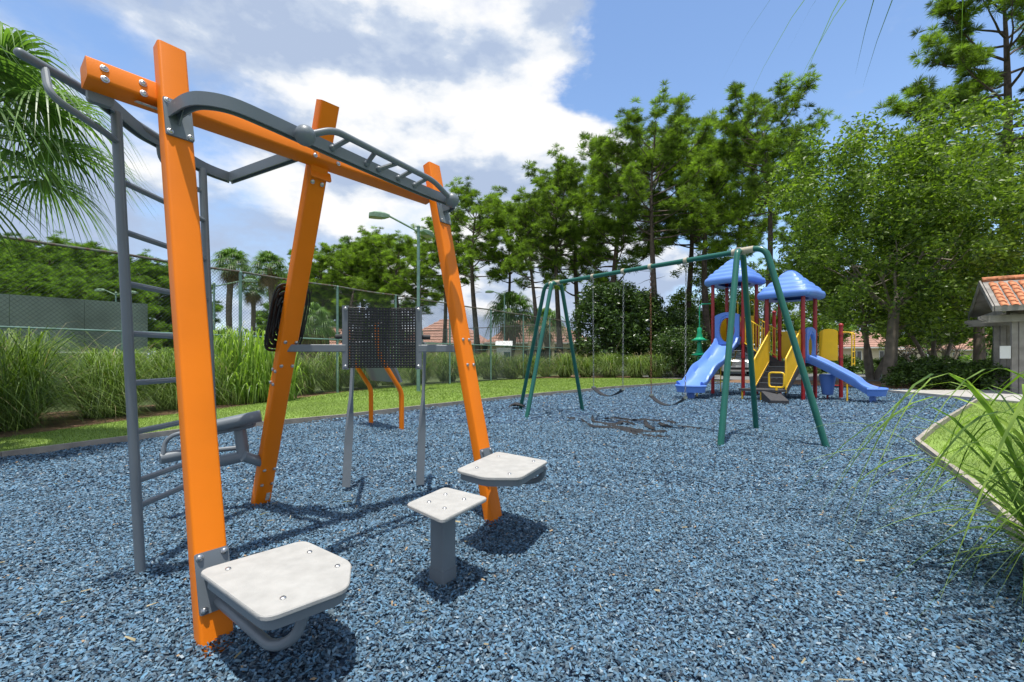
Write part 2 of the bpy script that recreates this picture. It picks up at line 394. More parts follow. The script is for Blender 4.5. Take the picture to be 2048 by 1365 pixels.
# scattered dry twigs / clippings on the mulch
def litter():
    v = []; f = []
    for i in range(200):
        y = 1.3+9*random.random()**1.6; x = random.uniform(-1.1, 1.1)*y
        if not inpoly(np.array([x]), np.array([y]), MULCH)[0]: continue
        a = random.uniform(0, 6.28); L = random.uniform(.008, .035); wd = random.uniform(.0012, .003)
        dx, dy = math.cos(a)*L, math.sin(a)*L; ex, ey = -math.sin(a)*wd, math.cos(a)*wd; z = .008
        k = len(v); v += [(x-dx-ex, y-dy-ey, z), (x+dx-ex, y+dy-ey, z+random.uniform(-.005, .012)), (x+dx+ex, y+dy+ey, z+.006), (x-dx+ex, y-dy+ey, z+.004)]
        f += [(k, k+1, k+2), (k, k+2, k+3)]
    return tri_mesh('dry_litter', v, f, DRYB)
tag(link(bpy.data.objects.new('dry_litter', litter())), 'dry straw bits scattered over the blue mulch', 'litter', kind='stuff')

# ------------------------------------------------------------------ orange exercise frame
DV, NV, SO = V(.603, .798, 0), V(.798, -.603, 0), V(-.680, 2.733, 0)
def S(u, v, z): return DV*u-NV*v+V(0, 0, z)
def SP(x, y, z): return px_ground(x, y, z)-SO
st = thing('exercise_frame', 'orange three-legged outdoor exercise frame with grey ladder, pull-up rail and step plates', 'exercise frame', SO)
sec = rrect(.065, .0425, .014)
def p1(z): return S(-.945+.05*z/2.85, .25*z+.0425, z)
def p3(z): return S(.945+.035*z/2.85, .25*z+.0425, z)
def p2(z): return S(.07-.1*z/2.9, 1.84-.404*z, z)
frontn = (S(0, -1, .25)).normalized()
undern = (S(0, -1, -.404)).normalized()
leanv = S(0, .25, 1).normalized()
posts = []
for fn, zt in ((p1, 2.83), (p3, 2.83), (p2, 2.90)):
    posts.append(MB().sweep([fn(-.1), fn(zt)], sec, DV).build('post', ORANGE, st))
q1, q3, q2 = posts
bm = MB().sweep([S(-1.235, .765, 2.555), S(.97, .775, 2.575)], rrect(.056, .056, .012), leanv).build('cross_beam', ORANGE, st)
MB().obox(S(-.99, .735, 2.49)+V(0, 0, 0), DV*.055, S(0, .024, .006), S(0, -.001, .0015)).build('sticker', STICKER, bm, 0)
def bolts(parent, pts, d, r=.013):
    for p in pts: MB().bolt(p, d, r).build('bolt', STEEL, parent)
bf = S(0, .705, 0)
bolts(bm, [S(u, .706+.25*dz, 2.555+dz) for u in (-1.17, -1.02) for dz in (.028, -.028)], frontn, .014)
bolts(bm, [S(u, .711+.25*dz, 2.565+dz) for u in (-.10, .07) for dz in (.028, -.028)], frontn, .012)
# bracket tabs under the beam at the rear post
MB().prism(rpoly([(-.06, -.035), (.09, -.035), (.09, .03), (-.06, .03)], .012), -.006, .006, (S(-.02, .80, 2.46), DV, leanv, frontn)).build('gusset_plate', ORANGE, bm)
bolts(q2, [p2(2.42)+DV*.03+undern*.047, p2(2.42)-DV*.04+undern*.047], undern, .012)
for z in (1.33, 1.15): bolts(q2, [p2(z)+DV*a+undern*.044 for a in (-.04, .045)], undern, .011)
for z in (1.10, 1.0): bolts(q2, [p2(z)-DV*.066+undern*a for a in (-.02, .02)], -DV, .011)
for z in (.30, .17): bolts(q2, [p2(z)+DV*a+undern*.044 for a in (-.035, .045)], undern, .011)
MB().obox(p2(.055)+undern*.044+DV*.03, DV*.016, S(0, -.013, .032), undern*.0012).build('sticker', STICKER, q2, 0)
for z in (1.33, 1.13): bolts(q3, [p3(z)+DV*a+frontn*.044 for a in (-.035, .035)], frontn, .011)
# pull-up rail with knobs and grip bar
def plate(par, fn, z, hu, hz, du=0.):
    o_ = MB().prism(rrect(hu, hz, .008, 2), 0, .009, (fn(z)+DV*du+frontn*.0435, DV, leanv, frontn)).build('mounting_plate', GREY, par)
    bolts(o_, [fn(z)+DV*(du+a*(hu-.018))+leanv*b*(hz-.018)+frontn*.053 for a in (-1, 1) for b in (-1, 1)], frontn, .012)
    return o_
pr = [S(-.925, .60, 2.44), S(-.905, .45, 2.45), S(-.86, .365, 2.45), S(-.757, .315, 2.45), S(-.58, .325, 2.45), S(-.365, .35, 2.45), S(-.06, .385, 2.45), S(.381, .43, 2.45), S(.70, .455, 2.45), S(.88, .455, 2.45), S(.975, .50, 2.45), S(.985, .60, 2.44)]
isec = [(-.033, -.02), (.033, -.02), (.033, -.013), (.006, -.010), (.006, .010), (.033, .013), (.033, .02), (-.033, .02), (-.033, .013), (-.006, .010), (-.006, -.010), (-.033, -.013)]
rail = MB().sweep(spline(pr, 6), [(a*1.0, b*1.25) for a, b in isec], (0, 0, 1)).build('pull_up_rail', GREY, st)
plate(rail, p1, 2.40, .062, .105); plate(rail, p3, 2.40, .062, .105)
for fn in (p1, p3):
    c = fn(2.36)+frontn*.05
    MB().add([c+DV*.005, c+DV*.005+leanv*.07, c+DV*.005+frontn*.14+leanv*.085, c-DV*.005, c-DV*.005+leanv*.07, c-DV*.005+frontn*.14+leanv*.085], [(0, 1, 2), (5, 4, 3), (0, 3, 4, 1), (1, 4, 5, 2), (2, 5, 3, 0)]).build('gusset', GREY, rail, 0)
k1, k2 = S(-.41, .27, 2.425), S(.83, .36, 2.42)
MB().ball(k1, .056).build('knob', GREY, st); MB().ball(k2, .056).build('knob', GREY, st)
gp = fillet([k1, S(-.26, .235, 2.505), S(.62, .345, 2.505), k2], .06)
grip = MB().tube(gp, .0195, 12).build('grip_bar', GREY, st)
for u0, u1 in ((-.20, -.14), (.06, .06), (.16, .26), (.34, .40), (.50, .56)):
    a = S(u0, .36+.105*u0, 2.45); b = S(u1, .268+.125*u1, 2.505); MB().tube([a, b], .015, 10).build('rung', GREY, grip)
    MB().ball(a, .02, 10).build('weld_cap', GREY, grip)
# ladder behind the beam
br = spline([S(-1.165, .80, 2.53), S(-1.155, .90, 2.53), S(-1.057, 1.03, 2.53), S(-.909, 1.2, 2.53), S(-.788, 1.285, 2.53), S(-.48, 1.5, 2.53), S(-.275, 1.56, 2.53)], 5)
brail = MB().sweep(br, [(a, b*1.2) for a, b in isec], (0, 0, 1)).build('ladder_rail', GREY, st)
MB().sweep([S(-.278, 1.578, 2.53), S(-.19, .80, 2.53)], [(a, b*1.2) for a, b in isec], (0, 0, 1)).build('rail_arm', GREY, brail)
MB().prism(rrect(.05, .055, .02), -.02, .02, (S(-1.165, .815, 2.50), DV, V(0, 0, 1), NV)).build('end_cap', GREY, brail)
lad = MB().tube([S(-.955, .99, -.1), S(-1.062, 1.0, 2.51)], .0245, 14).build('ladder_stile', GREY, st)
MB().tube([S(-.40, 1.46, -.1), S(-.49, 1.47, 2.51)], .0245, 14).build('ladder_stile', GREY, st)
for z in (2.15, 1.88, 1.60, 1.33, 1.06, .79, .52, .38):
    k = z/2.51
    MB().tube([S(-.955-.107*k, .99+.01*k, z), S(-.40-.09*k, 1.46+.01*k, z)], .0165, 10).build('rung', GREY, st)
tip = SP(40, 107, 2.60)
hb = MB().tube([tip, tip*.55+S(-1.0, 1.09, 2.56)*.45, S(-.80, 1.26, 2.545)], .0225, 12); hb.ball(tip, .0225, 12)
hb = hb.build('overhead_bar', GREY, st)
a = tip*.8+S(-1.0, 1.09, 2.56)*.2
MB().tube(fillet([a, SP(98, 190, 2.42), SP(212, 267, 2.36), S(-1.05, 1.0, 2.35)], .07), .0165, 10).build('hand_loop', GREY, hb)
MB().tube(fillet([S(-.80, 1.26, 2.53), S(-.79, 1.27, 2.42), S(-.55, 1.46, 2.36), S(-.49, 1.47, 2.35)], .06), .0165, 10).build('hand_loop', GREY, hb)
# step plates on the two front posts
def step(poly, zt, fn, bu, nb, lo):
    top = MB().prism(rpoly(poly, .05), zt-.02, zt, (V(0, 0, 0), DV, -NV, V(0, 0, 1)), .004).build('step_plate', DECK, st)
    cx = sum(p[0] for p in poly)/len(poly); cy = sum(p[1] for p in poly)/len(poly)
    inner = [(cx+(x-cx)*.93, cy+(y-cy)*.93) for x, y in poly]
    MB().prism(rpoly(inner, .05), zt-.062, zt-.0215, (V(0, 0, 0), DV, -NV, V(0, 0, 1))).build('under_frame', GREY, top)
    for x, y in nb: MB().bolt(S(x, y, zt-.004), (0, 0, 1), .012).build('bolt', STEEL, top)
    pl = plate(st, fn, zt-.105, .066, .125)
    MB().sweep([fn(zt-.08)+frontn*.05, S(bu, fn(0).dot(-NV)-.40, zt-.075)], rrect(.012, .04, .004, 1), (0, 0, 1)).build('bracket_arm', GREY, top)
    MB().tube(fillet([V(p) for p in lo], .07), .021, 12).build('foot_loop', GREY, top)
    return top
npoly = [(-1.03, -.02), (-1.035, -.60), (-.74, -.64), (-.60, -.45), (-.60, -.06)]
step(npoly, .33, p1, -.93, [(-.95, -.11), (-.93, -.52), (-.665, -.445), (-.66, -.22)],
     [p1(.14)+frontn*.045+DV*.01, S(-.92, -.42, .11), S(-.87, -.50, .15), S(-.84, -.52, .27)])
fpoly = [(.40, -.09), (1.02, .06), (.985, -.43), (.50, -.54), (.37, -.36)]
step(fpoly, .475, p3, .90, [(.52, -.17), (.88, -.06), (.90, -.36), (.52, -.44)],
     [p3(.27)+frontn*.045+DV*.01, S(.97, -.25, .30), S(1.0, -.36, .33), S(.97, -.40, .43)])
# bench rest on the rear post: log seat, foot bar and tube frame
ab = MB().tube([p2(.34)-DV*.02, SP(487, 913, .42)], .042, 14).build('leg_rest_arm', GREY, st)
J = at(487, 913, 3.72)-SO
MB().tube([J, at(478, 842, 3.74)-SO], .045, 14).build('upright_tube', GREY, ab)
MB().tube([at(395, 860, 3.55)-SO, at(522, 832, 3.72)-SO], .047, 16).build('log_rest', GREY, ab)
MB().tube([at(420, 927, 3.62)-SO, J], .044, 14).build('foot_tube', GREY, ab)
MB().tube([at(320, 918, 3.42)-SO, at(432, 896, 3.68)-SO], .042, 14).build('foot_tube', GREY, ab)
MB().tube([at(420, 902, 3.8)-SO, at(498, 894, 3.9)-SO], .02, 10).build('foot_tube', GREY, ab)
MB().tube(fillet([at(326, 912, 3.42)-SO, at(330, 884, 3.44)-SO, at(345, 871, 3.46)-SO, at(400, 858, 3.55)-SO], .06), .0165, 10).build('hand_loop', GREY, ab)
MB().tube(fillet([at(430, 866, 3.6)-SO, at(490, 855, 3.72)-SO, at(508, 851, 3.74)-SO, at(508, 842, 3.74)-SO], .03), .0165, 10).build('hand_loop', GREY, ab)
# cross bar and perforated back rest between rear and far post
Zp = 3.63
pc = at(765, 676, Zp)-SO; pn = (p2(1.27)-p3(1.27)); pn.z = 0; pn.normalize(); px_ = -pn; pz = V(0, 0, 1); py = pz.cross(px_)   # py points away
if py.y < 0: py = -py
W2, H2 = .265, .235
for a_, e_ in ((p2(1.27)+S(0, -.02, 0), -1), (p3(1.27)+S(0, .02, 0), 1)):
    MB().sweep([a_, pc+px_*e_*(W2+.012)+pz*(a_.z-pc.z)+py*.01], rrect(.028, .022, .004, 1), (0, 0, 1)).build('cross_bar', GREY, st)
nx, nz = 22, 22
xs = [-W2]; 
def grid_coords(half, n, hole=.46):
    c = [-half]; pitch = 2*half/n
    for i in range(n): c += [-half+pitch*(i+.5-hole/2), -half+pitch*(i+.5+hole/2)]
    return c+[half]
gx, gz = grid_coords(W2-.01, nx, .33), grid_coords(H2, nz, .33)
mb = MB()
for z in gz:
    for x in gx: mb.v.append(tuple(pc+px_*x+pz*z+py*(.05*(1-(x/W2)**2)-.03)))
for j in range(len(gz)-1):
    for i in range(len(gx)-1):
        if i % 2 == 1 and j % 2 == 1: continue
        k = j*len(gx)+i; mb.f.append((k, k+1, k+1+len(gx), k+len(gx)))
pp = mb.build('perforated_back', BLACK, st, 60)
sm = pp.modifiers.new('thick', 'SOLIDIFY'); sm.thickness = .004
for s_ in (-1, 1):
    o_ = MB().sweep([pc+px_*s_*(W2+.012)-pz*(H2+.012), pc+px_*s_*(W2+.012)+pz*(H2+.012)], rrect(.026, .010, .004, 1), px_).build('side_strap', GREY, pp)
    bolts(o_, [pc+px_*s_*(W2+.012)+pz*q*(H2-.012)-py*.011 for q in (-1, 1)], -py, .011)
    MB().tube([pc+px_*s_*(W2+.02)+py*.05+pz*.01, pc+px_*s_*(W2+.10)+py*.05+pz*.008], .019, 10).build('hand_grip', RUBBER, pp)
for (fx, fy), s_ in (((692, 975), -.80), ((840, 970), 1.12)):
    ft = px_ground(fx, fy)-SO; tp = (at(708, 690, 4.55) if s_ < 0 else at(850, 690, 4.6))-SO; path = [ft.lerp(tp, t/8) for t in range(9)]
    mb = MB(); n_ = len(path); d_ = (tp-ft).normalized(); base = px_; oth = d_.cross(px_).normalized(); vs_ = []
    for i, p in enumerate(path):
        an = R(20+70*min(1, max(0, (i-2)/3))); a_ = base*math.cos(an)+oth*math.sin(an); b_ = d_.cross(a_)
        vs_ += [p+a_*.036+b_*.013, p-a_*.036+b_*.013, p-a_*.036-b_*.013, p+a_*.036-b_*.013]
    fs_ = [(i*4+j, i*4+(j+1) % 4, i*4+4+(j+1) % 4, i*4+4+j) for i in range(n_-1) for j in range(4)]+[(3, 2, 1, 0), (n_*4-4, n_*4-3, n_*4-2, n_*4-1)]
    mb.add(vs_, fs_).build('twisted_leg', GREY, pp, 40)
    MB().tube([tp, pc+px_*(-1 if s_ < 0 else 1)*(W2+.01)+py*.015+pz*(tp.z-pc.z)], .02, 10).build('link_arm', GREY, pp)
# black slotted back rest behind the rear post
sc_ = p2(1.47)-undern*.075
ax_, az_ = DV, S(0, -.404, 1).normalized(); ay_ = ax_.cross(az_)
if ay_.dot(undern) > 0: ay_ = -ay_
mb = MB(); RINGS, SEG = 15, 48
for i in range(RINGS+1):
    r_ = ((i+.6)+(.55 if i % 2 else -.0)*(1 if i < RINGS else 0))/(RINGS+.6)
    for j in range(SEG):
        t = 2*math.pi*j/SEG; c_, s2 = math.cos(t), math.sin(t); e_ = 2/(2+3*r_)
        x = .148*r_*math.copysign(abs(c_)**e_, c_); z = .27*r_*math.copysign(abs(s2)**e_, s2)
        mb.v.append(tuple(sc_+ax_*x+az_*z+ay_*(-.03*(x/.165)**2)))
for i in range(RINGS):
    for j in range(SEG):
        if i % 2 == 1 and i < RINGS-1 and (j+2*i) % 8 not in (0, 1) and i > 2: continue
        a, b = i*SEG+j, i*SEG+(j+1) % SEG; mb.f.append((a, b, b+SEG, a+SEG))
sb = mb.build('slotted_back', BLACK, st, 60); sm = sb.modifiers.new('thick', 'SOLIDIFY'); sm.thickness = .008
MB().obox(sc_+undern*.035, DV*.05, az_*.16, undern*.03).build('pad_bracket', BLACK, sb)

# separate small step on its own post
bs = px_ground(886, 1150)
sp = thing('step_post', 'small square grey step on a single square grey post between the two orange posts', 'step', bs)
q = [px_ground(x, y, .42)-bs for x, y in ((811, 1008), (890, 974), (977, 995), (885, 1041))]
q = [(p.x, p.y) for p in q]
tp = MB().prism(rpoly(q, .035), .40, .42, None, .004).build('step_plate', DECK, sp)
MB().prism(rrect(.066, .066, .01), .392, .4, (V(0, 0, 0), DV, -NV, V(0, 0, 1))).build('top_flange', GREY, sp)
cq = Vector((sum(p[0] for p in q)/4, sum(p[1] for p in q)/4))
for p in q:
    w_ = cq.lerp(Vector(p), .42); MB().bolt((w_.x, w_.y, .4165), (0, 0, 1), .011).build('bolt', STEEL, tp)
MB().sweep([V(0, 0, -.1), V(0, 0, .392)], rrect(.052, .052, .012), DV).build('post', GREY, sp)
MB().sweep([V(0, 0, -.1), V(0, 0, .045)], rrect(.056, .056, .012), DV).build('sleeve', GREY, sp)

# inclined bench with bent orange legs, farther back
b0, b1 = px_ground(742, 845), px_ground(803, 858)
bt = thing('incline_bench', 'inclined exercise bench with bent orange legs and dark grey board behind the perforated back rest', 'bench', (b0+b1)/2)
cB = (b0+b1)/2; ldir = (b1-b0); ldir.z = 0; bw = ldir.length; ldir.normalize(); bdir = V(ldir.y, -ldir.x, 0)
if bdir.x > 0: bdir = -bdir
for s_ in (-1, 1):
    c0 = ldir*s_*bw/2
    pth = fillet([c0+V(0, 0, -.1), c0+V(0, 0, .62), c0+bdir*.42+V(0, 0, 1.25), c0+bdir*.45+V(0, 0, 1.75)], .1)
    MB().sweep(pth, rrect(.038, .03, .01, 2), ldir).build('leg', ORANGE, bt)
bd = MB(); A = bdir*.04+V(0, 0, .76); B = bdir*.37+V(0, 0, 1.45); nn = (B-A).cross(ldir).normalized()
bd.obox((A+B)/2+nn*.05, ldir*bw*.5, (B-A)/2, nn*.02).build('back_board', GREY, bt)
MB().tube([bdir*.45+V(0, 0, 1.7)-ldir*bw*.6, bdir*.45+V(0, 0, 1.7)+ldir*bw*.6], .022, 10).build('grip_bar', GREY, bt)

# ------------------------------------------------------------------ green swing set
A_, C_, B_ = px_ground(1440, 892), px_ground(1513, 856), px_ground(1656, 892)
D_, F_, E_ = px_ground(1052, 834), px_ground(1166, 818), px_ground(1040, 815)
HT = 2.82
tR = (A_+C_)/2; tR.z = HT; tL = (D_+F_)/2; tL.z = HT
bdv = (tR-tL).normalized()
sw = thing('swing_set', 'dark green steel swing frame with splayed legs, beige joints and two belt swings', 'swing set', (tL+tR)/2-V(0, 0, HT))
so = V(sw.location)
beam = MB().tube([tL-so, tR-so], .040, 14).build('top_beam', SGREEN, sw)
for tp, f1, f2, f3, sg in ((tL, D_, F_, E_, -1), (tR, A_, C_, B_, 1)):
    tp = tp-so
    for ft in (f1, f2):
        h_ = (ft-so); out = h_-tp; out.z = 0; out.normalize()
        MB().tube(fillet([tp+out*.04-V(0, 0, .01), tp+out*.17+V(0, 0, -.03), V(h_.x, h_.y, -.1)], .12), .044, 14).build('leg', SGREEN, sw)
    h_ = f3-so
    MB().tube(fillet([tp, tp+bdv*sg*.36, V(h_.x, h_.y, -.1)], .16), .044, 14).build('leg', SGREEN, sw)
    y_ = MB().tube([tp-bdv*sg*.12, tp+bdv*sg*.20], .05, 14).build('joint_casting', BEIGE, sw)
    MB().tube([tp+bdv.cross(V(0, 0, 1))*.1, tp-bdv.cross(V(0, 0, 1))*.1], .049, 12).build('joint_socket', BEIGE, y_)
    MB().bolt(tp+bdv.cross(V(0, 0, 1))*.0+V(0, 0, .05), (0, 0, 1), .015).build('bolt', STEEL, y_)
def on_beam(x):
    # point of the beam at pixel column x
    k = (x-1024)/F_PX; t = (k*tL.y-tL.x)/((tR.x-tL.x)-k*(tR.y-tL.y)); return tL.lerp(tR, t)-so
def chain(p, q, mat, parent):
    d = q-p; n = int(d.length/.048); mb = MB(); dz = d.normalized()
    for i in range(n):
        c = p+d*((i+.5)/n); sd = V(1, 0, 0) if i % 2 else V(0, 1, 0); sd = (sd-dz*sd.dot(dz)).normalized()
        ring = [c+dz*.030*math.cos(t)+sd*.0135*math.sin(t) for t in [2*math.pi*k/8 for k in range(8)]]
        nrm = dz.cross(sd); vs_ = []
        for r_ in ring:
            o_ = (r_-c).normalized(); vs_ += [r_+o_*.0045, r_+nrm*.0045, r_-o_*.0045, r_-nrm*.0045]
        fs_ = [(k*4+j, k*4+(j+1) % 4, ((k+1) % 8)*4+(j+1) % 4, ((k+1) % 8)*4+j) for k in range(8) for j in range(4)]
        mb.add(vs_, fs_)
    return mb.build('chain', mat, parent, 0)
for i, (xa, xb, zs, rusted) in enumerate(((1186, 1247, .60, False), (1301, 1372, .52, True))):
    a, b = on_beam(xa), on_beam(xb)
    for h in (a, b):
        hg = MB().tube([h-bdv*.03, h+bdv*.03], .052, 14).build('hanger_clamp', BEIGE, sw)
        MB().tube([h-V(0, 0, .045), h-V(0, 0, .10)], .012, 8).build('swivel', CHAIN, hg)
    sw2 = thing('belt_swing', 'black rubber belt swing on the green frame, hung from %s' % ('one rusty and one grey chain' if rusted else 'two bright galvanised chains'), 'swing', so+(a+b)/2-V(0, 0, HT))
    c = (a+b)/2; c.z = HT; loc = (a+b)/2; base = V(loc.x, loc.y, 0)
    dd = (b-a)/2
    ends = [-dd*.96+V(0, 0, zs), dd*.96+V(0, 0, zs)]
    for e_, h, mt in ((ends[0], a, RUSTY if rusted else CHAIN), (ends[1], b, CHAIN)):
        chain(h-base-V(0, 0, .10)+V(0, 0, 0), e_+V(0, 0, .02), mt, sw2)
    pts = [ends[0].lerp(ends[1], t/14)-V(0, 0, .15*math.sin(math.pi*t/14)**.8) for t in range(15)]
    seat = MB().sweep(pts, [(-.065, -.005), (.065, -.005), (.065, .005), (-.065, .005)], bdv.cross(V(0, 0, 1))).build('seat', RUBBER, sw2)
    for e_ in ends: MB().obox(e_+V(0, 0, .0), bdv*.012, bdv.cross(V(0, 0, 1))*.05, V(0, 0, .02)).build('clevis', STEEL, seat)

# torn weed fabric showing through the mulch under the swings
def strip(pts, wd, par):
    P = spline(pts, 5); mb = MB(); vs_ = []; n_ = len(P)
    for i, p in enumerate(P):
        t = (P[min(i+1, n_-1)]-P[max(i-1, 0)]); t.z = 0; t.normalize(); s_ = V(-t.y, t.x, 0)
        k = wd*(.35+.65*math.sin(math.pi*(i+.5)/n_))*random.uniform(.6, 1.3); l_ = random.uniform(-.012, .012)
        vs_ += [p+s_*k+V(0, 0, -.012), p+V(0, 0, .016+l_), p-s_*k+V(0, 0, -.012)]
    fs_ = [(i*3+j, i*3+j+1, i*3+j+4, i*3+j+3) for i in range(n_-1) for j in range(2)]
    return mb.add(vs_, fs_).build('fabric_strip', FABRIC, par, 0)
fo = px_ground(1290, 850)
wf = thing('torn_ground_fabric', 'ragged black strips of torn ground fabric on the mulch below the swings', 'fabric', fo)
for ln in ([(1163, 839), (1185, 852), (1225, 855), (1265, 862), (1300, 872), (1340, 873)], [(1185, 832), (1190, 843), (1230, 848), (1245, 842), (1270, 850)], [(1208, 838), (1230, 836), (1262, 840), (1290, 839), (1320, 842)],
           [(1262, 862), (1290, 862), (1335, 864)], [(1290, 840), (1295, 850), (1310, 858)], [(1318, 846), (1345, 855)], [(1135, 836), (1150, 837)], [(1335, 842), (1352, 846)], [(1240, 857), (1275, 869)], [(1205, 848), (1245, 855), (1285, 861)], [(1355, 852), (1400, 858)]):
    strip([px_ground(x, y)-fo for x, y in ln], random.uniform(.028, .055), wf)
fo = px_ground(1033, 815)
wf = thing('fabric_scrap', 'crumpled black fabric scrap at the foot of the swing leg', 'fabric', fo)
for k in range(4): strip([V(-.2+.1*k, random.uniform(-.1, .1), .02), V(0, random.uniform(-.1, .1), .1), V(.2, random.uniform(-.1, .1), .03)], .09, wf)

# ------------------------------------------------------------------ play structure
PO = V(6.78, 15.70, 0); PA = V(.64, -.768, 0); PB = V(.768, .64, 0); UP = V(0, 0, 1)
def T(s, t, z): return PA*s+PB*t+V(0, 0, z)
ps = thing('play_structure', 'play tower with red posts, blue roofs, two blue slides and yellow panels', 'play structure', PO)
DL, DR = 1.60, 1.08
def tbox(s0, s1, t0, t1, z0, z1, name, mat, par=None, ang=0):
    return MB().obox(T((s0+s1)/2, (t0+t1)/2, (z0+z1)/2), PA*((s1-s0)/2), PB*((t1-t0)/2), UP*((z1-z0)/2)).build(name, mat, par or ps, ang)
def tt(pts, r, name, mat, par=None, n=8, fl=0): 
    P = [T(*p) for p in pts]
    return MB().tube(fillet(P, fl) if fl else P, r, n).build(name, mat, par or ps)
for s, t, zt in ((0, 0, 3.78), (1, 0, 3.78), (0, 1, 3.78), (1, 1, 3.78), (1.72, 0, 3.12), (2.72, 0, 3.12), (1.72, 1, 3.12), (2.72, 1, 3.12), (3.35, 1.15, 2.15), (1.36, 1.5, 2.7)):
    p_ = MB().tube([T(s, t, -.1), T(s, t, zt)], .055, 12).build('post', RED, ps)
    for zc in ((1.2, 1.7, 2.35, 2.5) if s <= 1 else (.75, 1.2, 1.9)):
        MB().tube([T(s, t, zc-.025), T(s, t, zc+.025)], .066, 12).build('clamp', RED, p_)
    if zt < 3: MB().ball(T(s, t, zt), .066, 12).build('cap', RED, p_)
for s0, d in ((0, DL), (1.72, DR)):
    dk = tbox(s0+.04, s0+.96, .04, .96, d-.05, d, 'deck', DARKDECK)
tbox(.04, .96, .0, 1.0, DL-.16, DL-.055, 'deck_skirt', DARKDECK); tbox(1.76, 2.68, 0, 1, DR-.16, DR-.055, 'deck_skirt', DARKDECK)
# blue tiered roofs
def roof(s, t, z0, z1):
    prof = [(.55, -.02), (.93, -.05), (.985, 0), (1.0, .10), (.97, .19), (.90, .225), (.885, .235), (.87, .30), (.80, .375), (.72, .405), (.705, .42), (.69, .47), (.62, .54), (.545, .57), (.53, .585), (.51, .63), (.44, .70), (.375, .73), (.36, .745), (.335, .80), (.25, .88), (.17, .94), (.10, .985), (.04, 1.0), (.001, 1.0)]
    n = 64; mb = MB(); vs_ = []; hw = .80
    for r_, z in prof:
        for j in range(n):
            a = 2*math.pi*j/n; c, s_ = math.cos(a), math.sin(a); e_ = .42
            x = hw*r_*math.copysign(abs(c)**e_, c); y = hw*r_*math.copysign(abs(s_)**e_, s_)
            d_ = abs(abs(c)-abs(s_)); rib = .022*max(0, 1-d_/.10) if r_ < .97 else 0
            vs_.append(T(s, t, z0+(z1-z0)*z+rib)+PA*x+PB*y)
    mb.add(vs_, [(i*n+j, i*n+(j+1) % n, (i+1)*n+(j+1) % n, (i+1)*n+j) for i in range(len(prof)-1) for j in range(n)])
    return mb.build('roof', BLUE, ps, 50)
roof(.5, .5, 3.66, 4.50); roof(2.22, .5, 3.02, 3.86)
# slides
def slide(path, side, hw, rims):
    mb = MB(); P = [V(p) for p in path]; vs_ = []; n_ = 14; side = V(side)
    for i, p in enumerate(P):
        t = (P[min(i+1, len(P)-1)]-P[max(i-1, 0)]).normalized(); nrm = side.cross(t).normalized()
        if nrm.z < 0: nrm = -nrm
        k = i/(len(P)-1); h_ = hw*(1+.10*max(0, (k-.86)/.14)); rm = rims[i]
        for a, b in ((-h_-.03, rm-.05), (-h_-.02, rm), (-h_+.03, rm+.02), (-h_+.07, rm-.03), (-h_+.11, .04), (-h_*.4, 0), (h_*.4, 0), (h_-.11, .04), (h_-.07, rm-.03), (h_-.03, rm+.02), (h_+.02, rm), (h_+.03, rm-.05), (h_-.04, -.05), (-h_+.04, -.05)):
            vs_.append(p+side*a+nrm*b)
    L_ = len(P)
    fs_ = [(i*n_+j, i*n_+(j+1) % n_, (i+1)*n_+(j+1) % n_, (i+1)*n_+j) for i in range(L_-1) for j in range(n_)]+[tuple(range(n_)), tuple((L_-1)*n_+j for j in range(n_))]
    return mb.add(vs_, fs_).build('slide', BLUE, ps, 50)
n_ = 40; pa = []; rims = []
for i in range(n_+1):
    k = i/n_; t = .12-2.42*k; z = DL+.02-(DL-.26)*(k**1.05) + .07*math.sin(k*math.pi*4.0)*(1-k)
    if k > .88: z = max(z, .22)
    pa.append(T(.5, t, z)); rims.append(.24 if k < .1 else .17+.03*math.cos(k*math.pi*6) if k < .82 else .17-.06*math.sin((k-.82)/.18*math.pi)+.05*max(0, (k-.9)/.1))
sl = slide(pa, PA, .37, rims)
# rounded exit lips
def lip(c, fwd, side, r, name='exit_lip'):
    pts = [c+side*r*math.cos(a)+fwd*r*.9*math.sin(a) for a in [math.pi*j/14 for j in range(15)]]
    mb = MB(); vs_ = [c+V(0, 0, 0)]+[p for p in pts]+[p+V(0, 0, .14)+(p-c).normalized()*.04 for p in pts]+[c-V(0, 0, .07)]+[p-V(0, 0, .05) for p in pts]
    fs_ = [(0, i+1, i+2) for i in range(14)]+[(i+1, i+16, i+17, i+2) for i in range(14)]+[(31, i+33, i+32) for i in range(14)]+[(i+16, i+32, i+33, i+17) for i in range(14)]
    mb.add(vs_, fs_).build(name, BLUE, sl, 60)
    MB().tube([p+V(0, 0, .135)+(p-c).normalized()*.025 for p in pts], .036, 8).build('exit_rim', BLUE, sl)
lip(T(.5, -2.29, .22), -PB, PA, .42)
tbox(.42, .58, -2.40, -2.25, -.05, .17, 'foot_block', BLUE, sl)
n_ = 30; pa = []; rims = []
for i in range(n_+1):
    k = i/n_; s = 2.68+1.55*k; z = DR+.0-(DR-.22)*max(0, (k-.06)/.94)**1.12
    if k > .9: z = max(z, .2)
    pa.append(T(s, .5, z)); rims.append(.17 if k < .75 else .17-.05*math.sin((k-.75)/.25*math.pi))
sl = slide(pa, PB, .30, rims)
lip(T(4.22, .5, .2), PA, PB, .36)
tbox(4.2, 4.32, .42, .58, -.05, .15, 'foot_block', BLUE, sl); tt([(3.75, .2, -.1), (3.75, .2, .45)], .022, 'slide_leg', YELLOW, sl)
tt([(.25, -1.5, -.1), (.25, -1.5, .60)], .022, 'slide_leg', YELLOW, sl)
